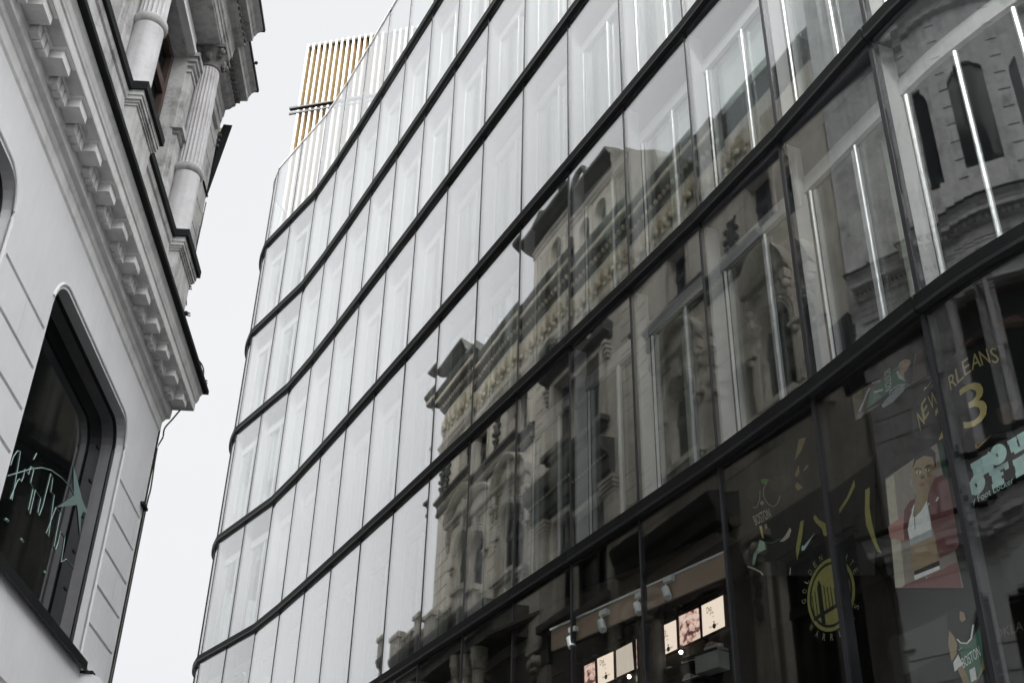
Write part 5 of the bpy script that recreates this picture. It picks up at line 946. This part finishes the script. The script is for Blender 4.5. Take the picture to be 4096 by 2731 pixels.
w = bpy.data.worlds.new('World'); sc.world = w; w.use_nodes = True
nt = w.node_tree; bg = nt.nodes['Background']
SUN_EL, SUN_AZ = 57., 214.
sky = nt.nodes.new('ShaderNodeTexSky'); sky.sky_type = 'NISHITA'; sky.sun_disc = False
sky.sun_elevation = R(SUN_EL); sky.sun_rotation = R(SUN_AZ); sky.air_density = 1.2; sky.dust_density = 6; sky.ozone_density = 1.
hs_ = nt.nodes.new('ShaderNodeHueSaturation'); hs_.inputs['Saturation'].default_value = .12
nt.links.new(sky.outputs[0], hs_.inputs['Color'])
# a bright even veil of cloud over the clear sky
mx = nt.nodes.new('ShaderNodeMix'); mx.data_type = 'RGBA'; mx.inputs[0].default_value = .80
tc = nt.nodes.new('ShaderNodeTexCoord'); nz = nt.nodes.new('ShaderNodeTexNoise'); nz.inputs['Scale'].default_value = 2.2; nz.inputs['Detail'].default_value = 5
nt.links.new(tc.outputs['Generated'], nz.inputs['Vector'])
cr = nt.nodes.new('ShaderNodeMix'); cr.data_type = 'RGBA'; cr.inputs[6].default_value = (8.2, 8.35, 8.6, 1); cr.inputs[7].default_value = (9.6, 9.7, 9.9, 1)
nt.links.new(nz.outputs['Fac'], cr.inputs[0])
nt.links.new(hs_.outputs[0], mx.inputs[6]); nt.links.new(cr.outputs[2], mx.inputs[7])
# brighter parts of the veil: the glow round the hidden sun, and an unseen bank of cloud added to brighten the left building's wall
def glow(prev, az, el, wd, amp):
    def mth(op, a, b=None):
        n = nt.nodes.new('ShaderNodeMath'); n.operation = op; nt.links.new(a, n.inputs[0])
        if b is not None: n.inputs[1].default_value = b
        return n.outputs[0]
    dt = nt.nodes.new('ShaderNodeVectorMath'); dt.operation = 'DOT_PRODUCT'; nt.links.new(tc.outputs['Generated'], dt.inputs[0])
    dt.inputs[1].default_value = (math.sin(R(az))*math.cos(R(el)), math.cos(R(az))*math.cos(R(el)), math.sin(R(el)))
    g = mth('MULTIPLY', mth('EXPONENT', mth('MULTIPLY', mth('POWER', mth('DIVIDE', mth('ARCCOSINE', dt.outputs['Value']), R(wd)), 2), -1)), amp)
    ad = nt.nodes.new('ShaderNodeMix'); ad.data_type = 'RGBA'; ad.blend_type = 'ADD'; ad.inputs[0].default_value = 1; ad.clamp_result = False
    nt.links.new(prev, ad.inputs[6]); nt.links.new(g, ad.inputs[7]); return ad.outputs[2]
sk = glow(mx.outputs[2], SUN_AZ, SUN_EL, 14., 330.)
sk = glow(sk, 128., 43., 17., 88.)
nt.links.new(sk, bg.inputs[0]); bg.inputs[1].default_value = .112
sd = bpy.data.lights.new('sun', 'SUN'); sd.energy = 4.8; sd.angle = R(5); sd.color = (1, .97, .92)
so = bpy.data.objects.new('sun', sd); col.objects.link(so)
dv = Vector((math.sin(R(SUN_AZ))*math.cos(R(SUN_EL)), math.cos(R(SUN_AZ))*math.cos(R(SUN_EL)), math.sin(R(SUN_EL))))
so.rotation_euler = dv.to_track_quat('Z', 'Y').to_euler(); so.location = (20, -20, 40)

p_, r_ = R(32.0794), R(1.3746)
fw = Vector((0, math.cos(p_), math.sin(p_))); up0 = Vector((0, -math.sin(p_), math.cos(p_))); x0 = Vector((1, 0, 0))
xr = x0*math.cos(r_)+up0*math.sin(r_); up = -x0*math.sin(r_)+up0*math.cos(r_)
cd = bpy.data.cameras.new('camera'); cam = bpy.data.objects.new('camera', cd); col.objects.link(cam)
cd.sensor_width = 36; cd.lens = 1188.66/1024*36; cd.clip_end = 2000; cd.clip_start = .1
cam.matrix_world = Matrix(((xr.x, up.x, -fw.x, 0), (xr.y, up.y, -fw.y, 0), (xr.z, up.z, -fw.z, CAM_H), (0, 0, 0, 1)))
sc.camera = cam
sc.view_settings.view_transform = 'Standard'; sc.view_settings.look = 'None'; sc.view_settings.exposure = 0; sc.view_settings.gamma = 1
sc.cycles.max_bounces = 12; sc.cycles.transparent_max_bounces = 24; sc.cycles.glossy_bounces = 6; sc.cycles.diffuse_bounces = 3
sc.cycles.use_denoising = True
